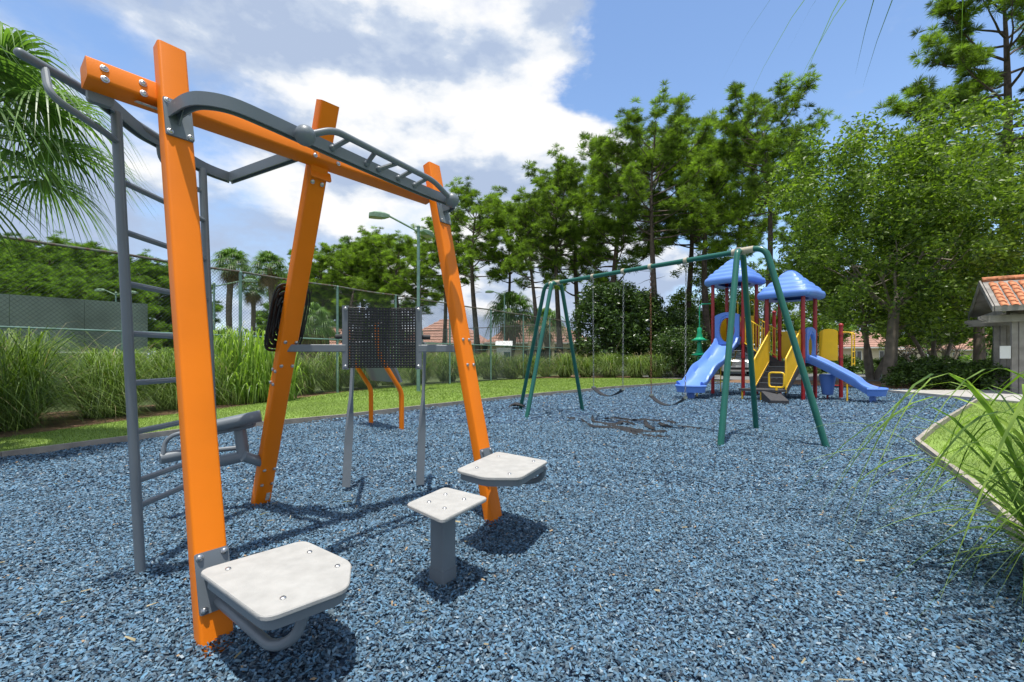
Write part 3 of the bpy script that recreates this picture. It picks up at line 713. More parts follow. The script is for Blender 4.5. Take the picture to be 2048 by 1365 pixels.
# slide hoods (arched panels with an opening)
def hood(o_, ax, hw, z0, z1, oz, orx, orz, name, mat, thick):
    n = 40; mb = MB(); ay = ax.cross(UP); inner = []; outer = []
    for j in range(n):
        a = 2*math.pi*j/n; c, s_ = math.cos(a), math.sin(a)
        inner.append((orx*c, oz+orz*(s_ if s_ > 0 else 1.0*s_)))
        m_ = max(abs(c), abs(s_)); x = hw*c/m_; z = (z0+z1)/2+(z1-z0)/2*s_/m_
        if s_ > .6: z += .10*(1-(x/hw)**2)
        outer.append((x, z))
    vs_ = []
    for d_ in (-thick/2, thick/2):
        for x, z in inner+outer: vs_.append(o_+ax*x+UP*z+ay*d_)
    m2 = 2*n; fs_ = []
    for j in range(n):
        k = (j+1) % n
        fs_ += [(j, k, n+k, n+j), (m2+k, m2+j, m2+n+j, m2+n+k), (j, m2+j, m2+k, k), (n+k, m2+n+k, m2+n+j, n+j)]
    h_ = mb.add(vs_, fs_).build(name, mat, ps, 40)
    arc = [o_+ax*(hw*.72*math.cos(a))+UP*(oz+orz*1.18*math.sin(a)+.02)+ay*(thick/2+.005) for a in [R(25+130*i/12) for i in range(13)]]
    MB().tube(arc, .022, 6).build('relief_rib', mat, h_)
    arc = [o_+ax*(hw*.72*math.cos(a))+UP*(oz+orz*1.18*math.sin(a)+.02)-ay*(thick/2+.005) for a in [R(25+130*i/12) for i in range(13)]]
    MB().tube(arc, .022, 6).build('relief_rib', mat, h_)
    return h_
hood(T(.5, -.03, 0), PA, .40, DL+.02, DL+.98, DL+.50, .26, .40, 'slide_hood', BLUE, .07)
hood(T(2.75, .5, 0), PB, .38, DR+.02, DR+.92, DR+.44, .25, .38, 'slide_hood', BLUE, .07)
# yellow wall panels with orange bubble behind the tall deck
tbox(.06, .94, .97, 1.0, DL+.05, DL+1.0, 'wall_panel', YELLOW)
bb = MB().lathe([(.30, 0), (.28, .06), (.20, .13), (.10, .165), (.001, .175)], T(.52, .96, DL+.52), 18, -PB).build('bubble_window', ORPLASTIC, ps)
tbox(.0, .03, .08, .92, DL+.05, DL+.95, 'wall_panel', YELLOW)
tbox(1.76, 2.22, .99, 1.02, DR+.08, DR+.95, 'wall_panel', YELLOW); tbox(2.26, 2.68, .99, 1.02, DR+.08, DR+.95, 'wall_panel', YELLOW)
def arch_panel(s0, s1, t, z0, z1, name):
    pts = [(s0, z0), (s1, z0), (s1, z1-.12)]+[((s0+s1)/2+(s1-s0)/2*math.cos(a), z1-.12+.12*math.sin(a)) for a in [R(15*i) for i in range(1, 12)]]+[(s0, z1-.12)]
    return MB().prism(pts, -.015, .015, (T(0, t, 0), PA, UP, PB)).build(name, YELLOW, ps)
arch_panel(2.80, 3.28, 1.12, DR+.02, DR+.98, 'arch_panel')
# bar ladder beside the short post
for dt in (0, .26): tt([(3.62, 1.15+dt, .95), (3.62, 1.15+dt, 1.93), (3.36, 1.15+dt, 1.95)], .018, 'climber_rail', YELLOW, fl=.08)
for z in (1.0, 1.18, 1.36, 1.54, 1.72, 1.88): tt([(3.62, 1.15, z), (3.62, 1.41, z)], .014, 'climber_rung', YELLOW)
# bridge between the decks with barred sides
mb = MB(); 
mb.add([T(1.0, .05, DL-.01), T(1.0, .95, DL-.01), T(1.74, .95, DR+.0), T(1.74, .05, DR+.0), T(1.0, .05, DL-.20), T(1.0, .95, DL-.20), T(1.74, .95, DR-.24), T(1.74, .05, DR-.24)], [(0, 3, 2, 1), (4, 5, 6, 7), (0, 4, 7, 3), (1, 2, 6, 5), (0, 1, 5, 4), (3, 7, 6, 2)]).build('bridge_ramp', DARKDECK, ps, 0)
for t in (-.03, 1.03):
    br_ = tt([(1.06, t, DL+.88), (1.68, t, DR+.98)], .018, 'bridge_rail', YELLOW); tt([(1.06, t, DL+.06), (1.68, t, DR+.10)], .018, 'bridge_rail', YELLOW)
    for i in range(8):
        k = (i+.3)/7.6; s = 1.06+.62*k; tt([(s, t, DL+.06+(DR+.04-DL)*k), (s, t, DL+.88+(DR+.10-DL)*k)], .012, 'baluster', YELLOW, br_, 6)
# stairs with barred yellow sides
N_ST = 5; rise = (DR-.30)/N_ST; run = .215
stp = None
for i in range(N_ST):
    z = DR-rise*(i+.0)-.0; t1 = -.02-run*i
    tr = tbox(1.84, 2.60, t1-run, t1, z-rise-.035, z-rise, 'stair_tread', DARKDECK)
    tbox(1.84, 2.60, t1-.012, t1, z-rise, z-.038, 'stair_riser', DARKDECK)
    tbox(1.86, 2.58, t1-run-.006, t1-run+.012, z-rise-.012, z-rise+.004, 'nosing', GREY, tr)
bot = -.02-run*N_ST
for s in (1.80, 2.64):
    tt([(s, .0, DR+.92), (s, bot+.02, 1.16), (s, bot+.02, .2)], .022, 'stair_rail', YELLOW, fl=.05)
    tt([(s, -.03, DR+.02), (s, bot+.02, .32)], .018, 'stair_rail', YELLOW)
    for i in range(17):
        k = (i+.5)/17; t = -.02+(bot+.04)*k; tt([(s, t, DR+.02+(.32-DR-.02)*k), (s, t, DR+.92+(1.16-DR-.92)*k)], .014, 'baluster', YELLOW, None, 6)
    MB().add([T(s-.02, 0, DR-.05), T(s-.02, bot, .28), T(s-.02, bot, .12), T(s-.02, 0, DR-.26), T(s+.02, 0, DR-.05), T(s+.02, bot, .28), T(s+.02, bot, .12), T(s+.02, 0, DR-.26)], [(0, 1, 2, 3), (7, 6, 5, 4), (0, 4, 5, 1), (1, 5, 6, 2), (2, 6, 7, 3), (3, 7, 4, 0)]).build('stringer', DARKDECK, ps, 0)
tbox(1.62, 2.66, bot-.58, bot-.01, .24, .30, 'landing', DARKDECK)
for s, t in ((1.68, bot-.5), (1.85, bot-.25), (2.2, bot-.52)): tt([(s, t, -.1), (s, t, .24)], .024, 'landing_leg', YELLOW)
w0 = T(2.02, bot-.62, 0)
wv = [T(2.25, bot-.62, .26), T(2.62, bot-.42, .26), T(3.02, bot-.82, .06), T(2.66, bot-1.05, .06)]
MB().add(wv+[V(p.x, p.y, -.03) for p in wv], [(0, 3, 2, 1), (4, 5, 6, 7), (0, 1, 5, 4), (1, 2, 6, 5), (2, 3, 7, 6), (3, 0, 4, 7)]).build('entry_ramp', DARKDECK, ps, 0)
hp = px_ground(1553, 803)-PO
MB().tube([hp+V(0, 0, -.1), hp+V(0, 0, .40)], .034, 10).build('handle_post', YELLOW, ps)
lp = [hp+PA*x+UP*z for x, z in rpoly([(-.19, .38), (.19, .38), (.19, .78), (-.19, .78)], .08)]
MB().tube(lp+[lp[0]], .026, 8, False).build('handle_loop', YELLOW, ps)
# red drum and blue pod under the deck
for s_ in (-.22, .22): MB().tube([T(1.3+s_, .6, -.05), T(1.3+s_, .6, .30)], .04, 8).build('stool_leg', RED, ps)
MB().sweep([T(1.02, .6, .33), T(1.58, .6, .33)], rrect(.10, .06, .03), PB).build('stool_top', RED, ps)
MB().lathe([(.06, 0), (.14, .02), (.17, .25), (.21, .50), (.22, .60), (.20, .62), (.001, .60)], T(3.12, .75, .08), 16).build('blue_pod', BLUE, ps)
tt([(3.12, .75, -.1), (3.12, .75, .12)], .03, 'pod_stem', RED)
tt([(2.95, .9, .35), (3.35, 1.15, .35)], .02, 'pod_arm', RED)
# green corkscrew climber on its bent pole, and yellow grab loops
tt([(-.05, .0, 3.02), (-.42, -.10, 3.02), (-.42, -.10, -.1)], .02, 'climber_pole', GPLASTIC, None, 8, .12)
g_ = MB()
for z in (.55, 1.05, 1.55):
    g_.lathe([(.03, z-.02), (.10, z), (.26, z+.02), (.27, z+.05), (.20, z+.07), (.11, z+.13), (.07, z+.30), (.08, z+.42), (.05, z+.47)], T(-.42, -.10, .2), 20)
g_.build('corkscrew_climber', GPLASTIC, ps, 40)
for s in (.2, .75): tt([(s, 1.05, DL+.9), (s, 1.05, DL+1.55), (s+.16, 1.05, DL+1.55), (s+.16, 1.05, DL+.9)], .018, 'grab_loop', YELLOW, None, 8, .08)
for dt in (0, .5): tt([(-.12-.0, .3+dt, -.1), (-.12, .3+dt, 1.5), (.0, .3+dt, 2.6)], .018, 'climber_rail', YELLOW, None, 8, .1)
for z in (.3, .6, .9, 1.2, 1.45): tt([(-.12, .3, z), (-.12, .8, z)], .014, 'climber_rung', YELLOW)
wavy = [(0.35, 1.0-.55*k, DL-.22-.5*k+.08*math.sin(k*14)) for k in [i/12 for i in range(13)]]
tt(wavy, .018, 'wavy_rail', YELLOW)

# ------------------------------------------------------------------ court fence, practice wall, lights
f0, fd = V(-10.07, 9.15, 0), V(14.5, 23.04, 0).normalized()
FT = 3.6
def fence(name, p0, d, ts, label, zt=FT, mids=(1.8,), pitch=.09, wr=.0042, post_r=.042):
    t_ = thing(name, label, 'fence', p0+d*ts[0]); o_ = p0+d*ts[0]
    P = lambda t, z: p0+d*t-o_+V(0, 0, z)
    nv = d.cross(UP)
    for t in ts:
        q_ = MB().tube([P(t, -.1), P(t, zt-.03)], post_r, 10).build('fence_post', FENCEP, t_); MB().lathe([(post_r*1.2, 0), (post_r*1.2, .02), (post_r*.8, .05), (.001, .06)], P(t, zt-.03), 10).build('post_cap', FENCEP, q_)
    for a, b in zip(ts[:-1], ts[1:]):
        sag = [P(a+(b-a)*k/6, zt-.025*math.sin(math.pi*k/6)) for k in range(7)]
        MB().tube(sag, .030, 8).build('top_rail', RUSTRAIL, t_)
        for z in mids: MB().tube([P(a, z), P(b, z)], .022, 8).build('mid_rail', FENCEP, t_)
        mb = MB(); L_ = b-a; hh = zt-.05
        for sg in (-1, 1):
            k = -int(hh/pitch)-1
            while k*pitch < L_+hh:
                # line t = c + sg*z
                c = k*pitch if sg > 0 else k*pitch
                k += 1
                z0_, z1_ = 0., hh
                if sg > 0:
                    za = max(z0_, (0-c)); zb = min(z1_, L_-c); pa_, pb_ = (c+za, za), (c+zb, zb)
                else:
                    za = max(z0_, c-L_); zb = min(z1_, c); pa_, pb_ = (c-za, za), (c-zb, zb)
                if zb-za < .02: continue
                A, B = P(a+pa_[0], pa_[1]+.03)+nv*sg*wr, P(a+pb_[0], pb_[1]+.03)+nv*sg*wr
                s_ = V(0, 0, 1).cross(nv)*.7*wr; u_ = V(0, 0, wr*.7)
                mb.add([A+nv*wr, A+s_-u_, A-s_*1-nv*wr, B+nv*wr, B+s_-u_, B-s_*1-nv*wr], [(0, 1, 4, 3), (1, 2, 5, 4), (2, 0, 3, 5)])
        mb.build('chain_link_panel', WIRE, t_, 0)
    return t_
fence('chain_link_fence', f0, fd, [-3.4, -.8, 1.95, 4.6, 7.8, 10.45, 13.7, 16.9, 20.1, 23.3, 27.2], 'tall chain-link court fence with rusted top rail running behind the ornamental grasses')
c2 = f0+fd*27.2
fence('chain_link_fence', c2, V(-.78, .62, 0).normalized(), [3.2, 6.4, 9.6, 12.8, 16, 19.2, 22.4], 'end fence of the tennis court with two green rails, beyond the rusted-rail fence', FT, (.9, 1.8), .15, .003)
wa, wb = V(-17.5, 9.7, 0), V(-12.35, 15.75, 0); wd_ = (wb-wa).normalized(); wn_ = V(-wd_.y, wd_.x, 0)
pw = thing('practice_wall', 'grey-green painted tennis practice wall behind the chain-link fence', 'wall', (wa+wb)/2)
Lw = (wb-wa).length
for i in range(5):
    a = -Lw/2+Lw*i/5+.004; b = -Lw/2+Lw*(i+1)/5-.004
    MB().obox(wd_*(a+b)/2+V(0, 0, 1.5), wd_*((b-a)/2), wn_*.06, V(0, 0, 1.5)).build('wall_panel', WALLP, pw, 0)
MB().obox(V(0, 0, 1.35)-wn_*.07, wd_*Lw/2, wn_*.006, V(0, 0, .025)).build('net_line', WHITEP, pw, 0)

def court_light(p, heads, hgt, label):
    t_ = thing('court_light', label, 'light pole', p)
    MB().tube([V(0, 0, -.1), V(0, 0, hgt)], .062, 12, True, [1.1, .8]).build('pole', FENCEP, t_)
    MB().lathe([(.07, 0), (.08, .03), (.02, .09), (.001, .1)], V(0, 0, hgt), 12).build('pole_cap', LAMPG, t_)
    for dx, dy, up, ln in heads:
        d_ = V(dx, dy, 0).normalized(); b_ = d_*ln+V(0, 0, hgt-.12+up); s_ = V(-d_.y, d_.x, 0)
        am = MB().tube([V(0, 0, hgt-.15), b_], .035, 8).build('arm', LAMPG, t_)
        hd = MB(); secs = []
        for k, (hw, top, bot) in enumerate(((.06, .05, -.04), (.13, .09, -.09), (.17, .10, -.10), (.18, .09, -.10), (.16, .02, -.10))):
            secs.append([b_+d_*(-.02+.17*k)+s_*x+UP*z for x, z in ((-hw, bot), (-hw, top*.5), (-hw*.6, top), (hw*.6, top), (hw, top*.5), (hw, bot))])
        vs_ = [q for r_ in secs for q in r_]
        hd.add(vs_, [(i*6+j, i*6+(j+1) % 6, (i+1)*6+(j+1) % 6, (i+1)*6+j) for i in range(4) for j in range(6)]+[(5, 4, 3, 2, 1, 0), tuple(24+j for j in range(6))])
        h2 = hd.build('lamp_head', LAMPG, t_, 40)
        MB().obox(b_+d_*.42-UP*.104, d_*.20, s_*.13, UP*.004).build('lens', LENS, h2, 0)
    return t_
lp_ = f0+fd*11.2+V(.25, .0, 0)
court_light(V(-3.28, 16.3, 0), [(-1, -.35, .42, 1.0), (.2, 1, .12, .4)], 5.75, 'green twin-head court light on a pole beside the fence, behind the orange frame')
court_light(at(1009, 700, 38)-V(0, 0, at(1009, 700, 38).z), [(-1, -.2, .25, .9)], 6.4, 'single-head green court light standing before the tan-roofed house')
court_light(V(at(428, 700, 26).x, 26, 0), [(1, .1, .35, 1.6)], 5.3, 'green court light on a long arm beside the tall fan palms')
court_light(V(at(232, 700, 34).x, 34, 0), [(-1, .1, .35, .9), (1, .2, .2, .7)], 5.9, 'green court light rising behind the practice wall')

# small shelter box on the court
sh = thing('court_cabinet', 'small white and green cabinet with corrugated roof on the court', 'cabinet', (at(1008, 700, 27).x, 27, 0))
MB().box(-.42, .42, -.35, .35, 0, 1.75).build('body', WHITEP, sh, 0)
rf = MB()
for i in range(12):
    x0 = -.5+i/12; rf.add([(x0, -.45, 1.85), (x0+.042, -.45, 1.88), (x0+.083, -.45, 1.85), (x0, .45, 2.15), (x0+.042, .45, 2.18), (x0+.083, .45, 2.15)], [(0, 1, 4, 3), (1, 2, 5, 4)])
rf.build('roof', WHITEP, sh, 0); MB().box(.0, .36, -.37, -.352, .2, 1.5).build('door', M('teal', (.02, .10, .10), .5), sh, 0)

# ------------------------------------------------------------------ vegetation
def limb_path(p, d, L, n, rise, wob, r_):
    pts = [V(p)]; d = V(d).normalized()
    for i in range(n):
        d = (d+V(r_.uniform(-wob, wob), r_.uniform(-wob, wob), r_.uniform(-wob, wob)+rise)).normalized(); pts.append(pts[-1]+d*(L/n))
    return pts
def needle_tufts(cs, ds, per, length, width, seed):
    g = np.random.default_rng(seed); c0 = np.array(cs); n = len(c0); ds = np.array(ds)[:, None, :]; sz = g.uniform(.7, 1.15, (n, 1, 1))
    d = g.normal(0, 1, (n, per, 3)); d /= np.linalg.norm(d, axis=2)[..., None]
    d = d*1.0+ds*.55+np.array([0, 0, .30]); d /= np.linalg.norm(d, axis=2)[..., None]
    L = length*g.uniform(.7, 1.1, (n, per, 1))*sz
    s = np.cross(d, g.normal(0, 1, (n, per, 3))); s /= np.linalg.norm(s, axis=2)[..., None]; s *= width
    c = c0[:, None, :]; tip = c+d*L-np.array([0, 0, 1])*(L*.10); mid = c+d*L*.55
    v = np.concatenate([c, np.stack([mid+s, tip, mid-s], 2).reshape(n, per*3, 3)], 1)
    k = (np.arange(n)*(1+per*3))[:, None]; j = (1+3*np.arange(per))[None, :]; o = k+0*j; q = k+j
    f = np.concatenate([np.stack([o, q, q+1], -1).reshape(-1, 3), np.stack([o, q+1, q+2], -1).reshape(-1, 3)], 0)
    return v.reshape(-1, 3), f
def make_pine(seed, H, cb, cr, shape, bend=.25, n_limb=26, per=30, tl=.34, dens=1., fork=False, mat=None, trunk_r=.24):
    r_ = random.Random(seed); mb = MB()
    n = 14; ph = r_.uniform(0, 6.28); tr = []
    for i in range(n+1):
        k = i/n; tr.append(V(bend*math.sin(k*3.3+ph)*k*1.6, bend*math.cos(k*2.7+ph*1.7)*k*1.2, H*.90*k-.1))
    mb.tube(tr, trunk_r, 9, True, [1.25-.25*min(1, i*1.5/n) if i < 3 else max(.12, 1-.9*((i/n)**1.6)) for i in range(n+1)])
    def trunk_at(k): i = min(int(k*n), n-1); return tr[i].lerp(tr[i+1], k*n-i)
    cs, ds = [], []
    def tuft(p, d): cs.append((p.x, p.y, p.z)); ds.append((d.x, d.y, d.z))
    n_limb = int(n_limb*1.25)
    for j in range(n_limb):
        k = cb+(.97-cb)*((j+.5)/n_limb)+r_.uniform(-.012, .012); q = (k-cb)/(1-cb)
        az = j*2.4+r_.uniform(-.5, .5); L = cr*shape(q)*r_.uniform(.72, 1.12)
        p = trunk_at(min(k, .93)); up = .05+1.05*q*q
        lp = limb_path(p, (math.cos(az), math.sin(az), up), L, 6, .06, .20, r_)
        mb.tube(lp, max(.02, trunk_r*.34*(1-.6*q)), 5, False, [1, .85, .7, .55, .42, .3, .16])
        nb = max(4, int(L*2.9*dens))
        for b in range(nb):
            t = .45+.55*(b+r_.random())/nb; i = min(int(t*6), 5); bp = lp[i].lerp(lp[i+1], t*6-i); ld = (lp[i+1]-lp[i]).normalized()
            sd = V(r_.gauss(0, 1), r_.gauss(0, 1), r_.gauss(.7, .5)).normalized(); bd = (ld*.6+sd).normalized(); bl = r_.uniform(.35, .95)*min(1, .5+L/6)
            sp_ = limb_path(bp, bd, bl, 3, .12, .2, r_); mb.tube(sp_, .016, 4, False, [1, .8, .6, .4])
            e_ = (sp_[-1]-sp_[-2]).normalized(); tuft(sp_[-1], e_)
            for _ in range(2):
                tuft(sp_[r_.choice((2, 3))]+V(r_.gauss(0, .26), r_.gauss(0, .26), r_.gauss(.08, .2)), (e_+V(r_.gauss(0, .5), r_.gauss(0, .5), r_.gauss(.2, .3))).normalized())
        e_ = (lp[-1]-lp[-2]).normalized(); tuft(lp[-1], e_)
    # bare dead stubs below the crown
    for j in range(6):
        k = cb*r_.uniform(.6, .98); p = trunk_at(k); az = r_.uniform(0, 6.28)
        mb.tube(limb_path(p, (math.cos(az), math.sin(az), r_.uniform(-.2, .3)), r_.uniform(.5, 1.6), 4, -.03, .2, r_), .028, 4, False, [1, .8, .6, .4, .2])
    v, f = needle_tufts(cs, ds, int(per*1.75), tl*1.38, .0105, seed)
    return mb.mesh('trunk', BARK, 60), tri_mesh('crown', v, f, mat or NEEDLE)
umb = lambda q: max(.42, math.sqrt(max(0, 1-((q-.40)/.63)**2)))*1.08
rnd = lambda q: max(.42, math.sqrt(max(0, 1-((q-.42)/.62)**2)))*1.1
layer = lambda q: 1.05-.55*q
flat_ = lambda q: .55+.5*q-.55*max(0, q-.7)
PINES = [make_pine(11, 20, .54, 4.6, umb, .3, 32, 34), make_pine(12, 18, .57, 3.7, rnd, .5, 24, 34), make_pine(13, 17, .52, 3.3, rnd, .8, 22, 32),
         make_pine(14, 19.5, .63, 4.3, flat_, .5, 24, 36), make_pine(15, 16, .42, 3.7, rnd, .5, 28, 30), make_pine(16, 15, .16, 4.2, rnd, .3, 40, 30, .42, 1.0, False, NEEDLED)]
BIGPINE = make_pine(21, 25, .47, 6.2, layer, .35, 34, 40, .36, 1.05, trunk_r=.34)
def plant_tree(name, me, x, y, sc, rz, label, cat, group=None, z=0, mul=None, names=('trunk', 'crown')):
    t_ = thing(name, label, cat, (x, y, z), group, rz); t_.scale = (sc*(mul or 1), sc*(mul or 1), sc)
    for m_, nm in zip(me, names): link(bpy.data.objects.new(nm, m_), t_)
    return t_
HTS = [20, 18, 17, 19.5, 16, 15]
pine_list = [  # pixel column of trunk, pixel row of top, distance, variant, width factor
    (955, 358, 41, 1, 1.25), (886, 408, 46, 2, 1.0), (1010, 388, 44, 1, .9), (1072, 372, 37, 2, 1.0), (1121, 302, 38, 1, 1.0), (1160, 318, 41, 4, .95),
    (1218, 250, 37, 4, 1.0), (1313, 188, 33.5, 0, 1.06), (1372, 236, 39, 1, 1.0), (1418, 232, 36, 2, 1.05), (1528, 170, 31, 3, 1.02), (1466, 262, 44, 2, .9), (1610, 380, 50, 2, 1.0)]
lab = {955: 'broad-crowned pine standing behind the knob of the pull-up rail', 1072: 'slim pine with a kinked trunk between the single-head court light and the swing set', 1313: 'tallest dome-crowned pine rising behind the two swings', 1528: 'pine with bare forked trunk and flat crown above the blue play roofs',
       886: 'pine whose crown shows just past the court light pole', 1010: 'narrow pine in the gap between the orange frame and the swing set', 1121: 'straight pine rising behind the swing legs beside the fabric scrap', 1160: 'pine with low branches behind the swing beam, next to the galvanised chains',
       1218: 'low-branched pine behind the galvanised swing chains', 1372: 'pine behind the rusty swing chain, between the magnolia and the corkscrew climber', 1418: 'leaning pine directly behind the corkscrew climber', 1466: 'thin pine behind the taller blue roof', 1610: 'distant pine behind the lower blue roof'}
for i, (x, ty, Z, va, mu) in enumerate(pine_list):
    H = CAM_H+(HOR-ty)/F_PX*Z; sc = H/HTS[va]*.955
    plant_tree('pine_tree', PINES[va], (x-1024)/F_PX*Z, Z, sc, i*1.9, lab.get(x, 'tall slash pine in the row behind the lawn and the swings'), 'pine tree', 'pine row behind the swings' if x not in lab else None, mul=mu/1)
for i, (x, ty, Z, va) in enumerate(((612, 520, 60, 4), (655, 488, 58, 4), (705, 474, 55, 2), (760, 466, 57, 1), (805, 472, 53, 4), (845, 470, 50, 2), (730, 490, 66, 5), (585, 545, 64, 5))):
    H = CAM_H+(HOR-ty)/F_PX*Z; plant_tree('pine_tree', PINES[va], (x-1024)/F_PX*Z, Z, H/HTS[va], i*2.3, 'pine standing beyond the tennis court, between the fan palms and the twin-head light', 'pine tree', 'pines beyond the court', mul=1.25)
for i, (x, ty, Z) in enumerate(((-60, 485, 50), (20, 488, 52), (85, 482, 50), (150, 497, 54), (205, 500, 50), (262, 515, 56), (318, 528, 58), (365, 545, 62), (-10, 520, 44), (110, 530, 45), (235, 545, 46), (40, 548, 42), (175, 556, 43))):
    H = CAM_H+(HOR-ty)/F_PX*Z; plant_tree('pine_tree', PINES[5], (x-1024)/F_PX*Z, Z, H/HTS[5], i*2.1, 'dense round-topped pine in the wood behind the practice wall', 'pine tree', 'wood behind the practice wall', mul=1.3)
plant_tree('pine_tree', BIGPINE, (2003-1024)/F_PX*26, 26, 1.0, .6, 'very tall open pine with long level branches above the leafy trees at the tiled shelter', 'pine tree')

def leaf_clumps(cents, rad, per, size, seed, squash=.75):
    g = np.random.default_rng(seed); c = np.repeat(np.array(cents), per, 0); rr = np.repeat(np.array(rad), per)[:, None]; n = len(c)
    d = g.normal(0, 1, (n, 3)); d /= np.linalg.norm(d, axis=1)[:, None]
    p = c+d*rr*(g.uniform(0, 1, (n, 1))**.45)*np.array([1, 1, squash])
    a = g.normal(0, 1, (n, 3)); a[:, 2] *= .55; a /= np.linalg.norm(a, axis=1)[:, None]
    b = np.cross(a, g.normal(0, 1, (n, 3))); b /= np.linalg.norm(b, axis=1)[:, None]
    s = size*g.uniform(.6, 1.25, (n, 1))
    v = np.stack([p-a*s, p+b*s*.42, p+a*s-np.array([0, 0, .25])*s, p-b*s*.42], 1).reshape(-1, 3)
    k = (np.arange(n)*4)[:, None]
    return v, np.concatenate([k+np.array([[0, 1, 2]]), k+np.array([[0, 2, 3]])], 0)
def make_broad(seed, H, cb, rx, rz_, n_cl, per, size, stems, trunk_r, mat, bark):
    r_ = random.Random(seed); mb = MB(); cz = (cb+H)/2; cents = []; rad = []
    tips = []
    for s_ in range(stems):
        az = s_*6.28/stems+r_.uniform(-.4, .4); sp_ = (.02 if stems == 1 else .42)
        path = limb_path((.12*math.cos(az)*(stems > 1), .12*math.sin(az)*(stems > 1), -.1), (sp_*math.cos(az), sp_*math.sin(az), 1), cb*1.15, 6, (.35 if stems == 1 else .05), (.05 if stems == 1 else .10), r_)
        mb.tube(path, trunk_r/(stems**.4), 9, False, [1.35, 1.08, .95, .88, .82, .78, .72]); tips.append((path[-1], trunk_r/(stems**.4)*.7))
    for p, tr_ in tips:
        for b in range(9//max(1, stems-1)+2):
            az = b*2.4+r_.uniform(-.4, .4); el = r_.uniform(.35, 1.3)
            q_ = limb_path(p-V(0, 0, r_.uniform(0, cb*.15)), (math.cos(az), math.sin(az), el), r_.uniform(.55, .95)*rx*1.05, 6, .05, .22, r_)
            mb.tube(q_, tr_*.55, 6, False, [1, .8, .65, .5, .38, .26, .14])
            for m2 in (3, 4, 5):
                a2 = r_.uniform(0, 6.28); mb.tube(limb_path(q_[m2], (math.cos(a2), math.sin(a2), r_.uniform(.1, .9)), rx*.4, 4, .03, .25, r_), tr_*.18, 4, False, [1, .8, .6, .4, .2])
    for i in range(n_cl):
        while True:
            d = V(r_.gauss(0, 1), r_.gauss(0, 1), r_.gauss(0, 1)).normalized()
            if d.z > -.95: break
        k = r_.uniform(.35, 1.0)**.5; wob = 1+.16*math.sin(3*math.atan2(d.y, d.x)+seed)+.10*math.sin(5*d.z+seed*2)
        cents.append((d.x*rx*k*wob, d.y*rx*k*wob, cz+d.z*rz_*k*wob)); rad.append(r_.uniform(.42, .85)*rx/4.2)
    v, f = leaf_clumps(cents, rad, per, size, seed)
    return mb.mesh('trunk', bark, 60), tri_mesh('crown', v, f, mat)
OAKS = [make_broad(31, 11.2, 3.2, 4.7, 4.5, 300, 165, .105, 1, .26, LEAF, BARK2), make_broad(32, 10.3, 2.9, 4.0, 4.1, 240, 150, .105, 3, .22, LEAF, BARK2), make_broad(33, 6.5, 1.6, 2.7, 2.3, 120, 120, .10, 4, .16, LEAF, BARK2)]
for me, x, y, sc, rz, lb in ((OAKS[0], 16.5, 20.3, .98, .5, 'large leafy shade tree with a thick pale trunk beside the straight blue slide'), (OAKS[1], 19.3, 25.0, 1.0, 1.4, 'forked shade tree behind the play structure'),
                             (OAKS[0], 23.6, 23.5, 1.0, 2.7, 'leafy shade tree whose crown hangs over the tiled shelter'), (OAKS[1], 26.5, 29, .95, 4, 'leafy multi-stem tree across the drive'), (OAKS[1], 17.5, 38.5, .95, 5, 'leafy tree filling the gap between the two blue play roofs')):
    plant_tree('shade_tree', me, x, y, sc, rz, lb, 'tree')
for x, y, sc, rz in ((31.5, 37, .95, 0), (29.3, 33.5, .85, 2), (25, 41, 1.0, 4), (38, 41, 1.1, 1), (46, 49, 1.1, 3), (36, 54, 1.1, 5), (12.8, 43, 1.1, 2), (20, 48, 1.2, 1), (57, 52, 1.2, 2), (28, 60, 1.25, 2)):
    plant_tree('garden_tree', OAKS[2], x, y, sc, rz, 'small multi-stem garden tree beyond the drive', 'tree', 'garden trees beyond the drive')

def make_bush(seed, w_, h_, n_cl, per, size, mat):
    r_ = random.Random(seed); cents = []; rad = []; mb = MB()
    for i in range(n_cl):
        a = r_.uniform(0, 6.28); k = r_.random()**.5; z = r_.random()**.8
        rr = w_*k*(1-.45*z**2); cents.append((rr*math.cos(a), rr*math.sin(a), .12*h_+z*h_*.86)); rad.append(r_.uniform(.16, .30)*w_)
    for i in range(5): mb.tube(limb_path((0, 0, -.05), (r_.gauss(0, .5), r_.gauss(0, .5), 1), h_*.8, 5, .02, .2, r_), .03*h_/2, 5, False, [1, .9, .7, .5, .3, .15])
    v, f = leaf_clumps(cents, rad, per, size, seed, .9)
    return mb.mesh('stem', BARK2, 60), tri_mesh('foliage', v, f, mat)
MAG = [make_bush(41, 2.7, 6.0, 150, 110, .13, LEAFD), make_bush(42, 1.5, 2.2, 70, 110, .075, LEAFD)]
SHR = [make_bush(43, .9, 1.1, 50, 110, .05, LEAFM), make_bush(44, 1.3, .8, 60, 110, .06, LEAFM)]
for x, y, sc, rz, lb in ((6.5, 31.5, 1.0, 0, 'dark glossy magnolia behind the galvanised swing chains'), (9.0, 33.5, .95, 2, 'dark glossy magnolia beside the tallest dome-crowned pine'), (11.5, 32.2, .72, 4, 'dark evergreen magnolia beside the corkscrew climber')):
    plant_tree('magnolia', MAG[0], x, y, sc, rz, lb, 'shrub', names=('stem', 'foliage'))
for x, y, sc, rz in ((9.6, 27.8, 1.0, 0), (11.0, 28.2, 1.0, 1), (10.6, 29.3, 1.3, 3), (14.0, 36, 1.3, 3)):
    plant_tree('evergreen_shrub', MAG[1], x, y, sc, rz, 'rounded dark evergreen shrub at the edge of the pine bed', 'shrub', 'evergreen shrubs by the pine bed', names=('stem', 'foliage'))
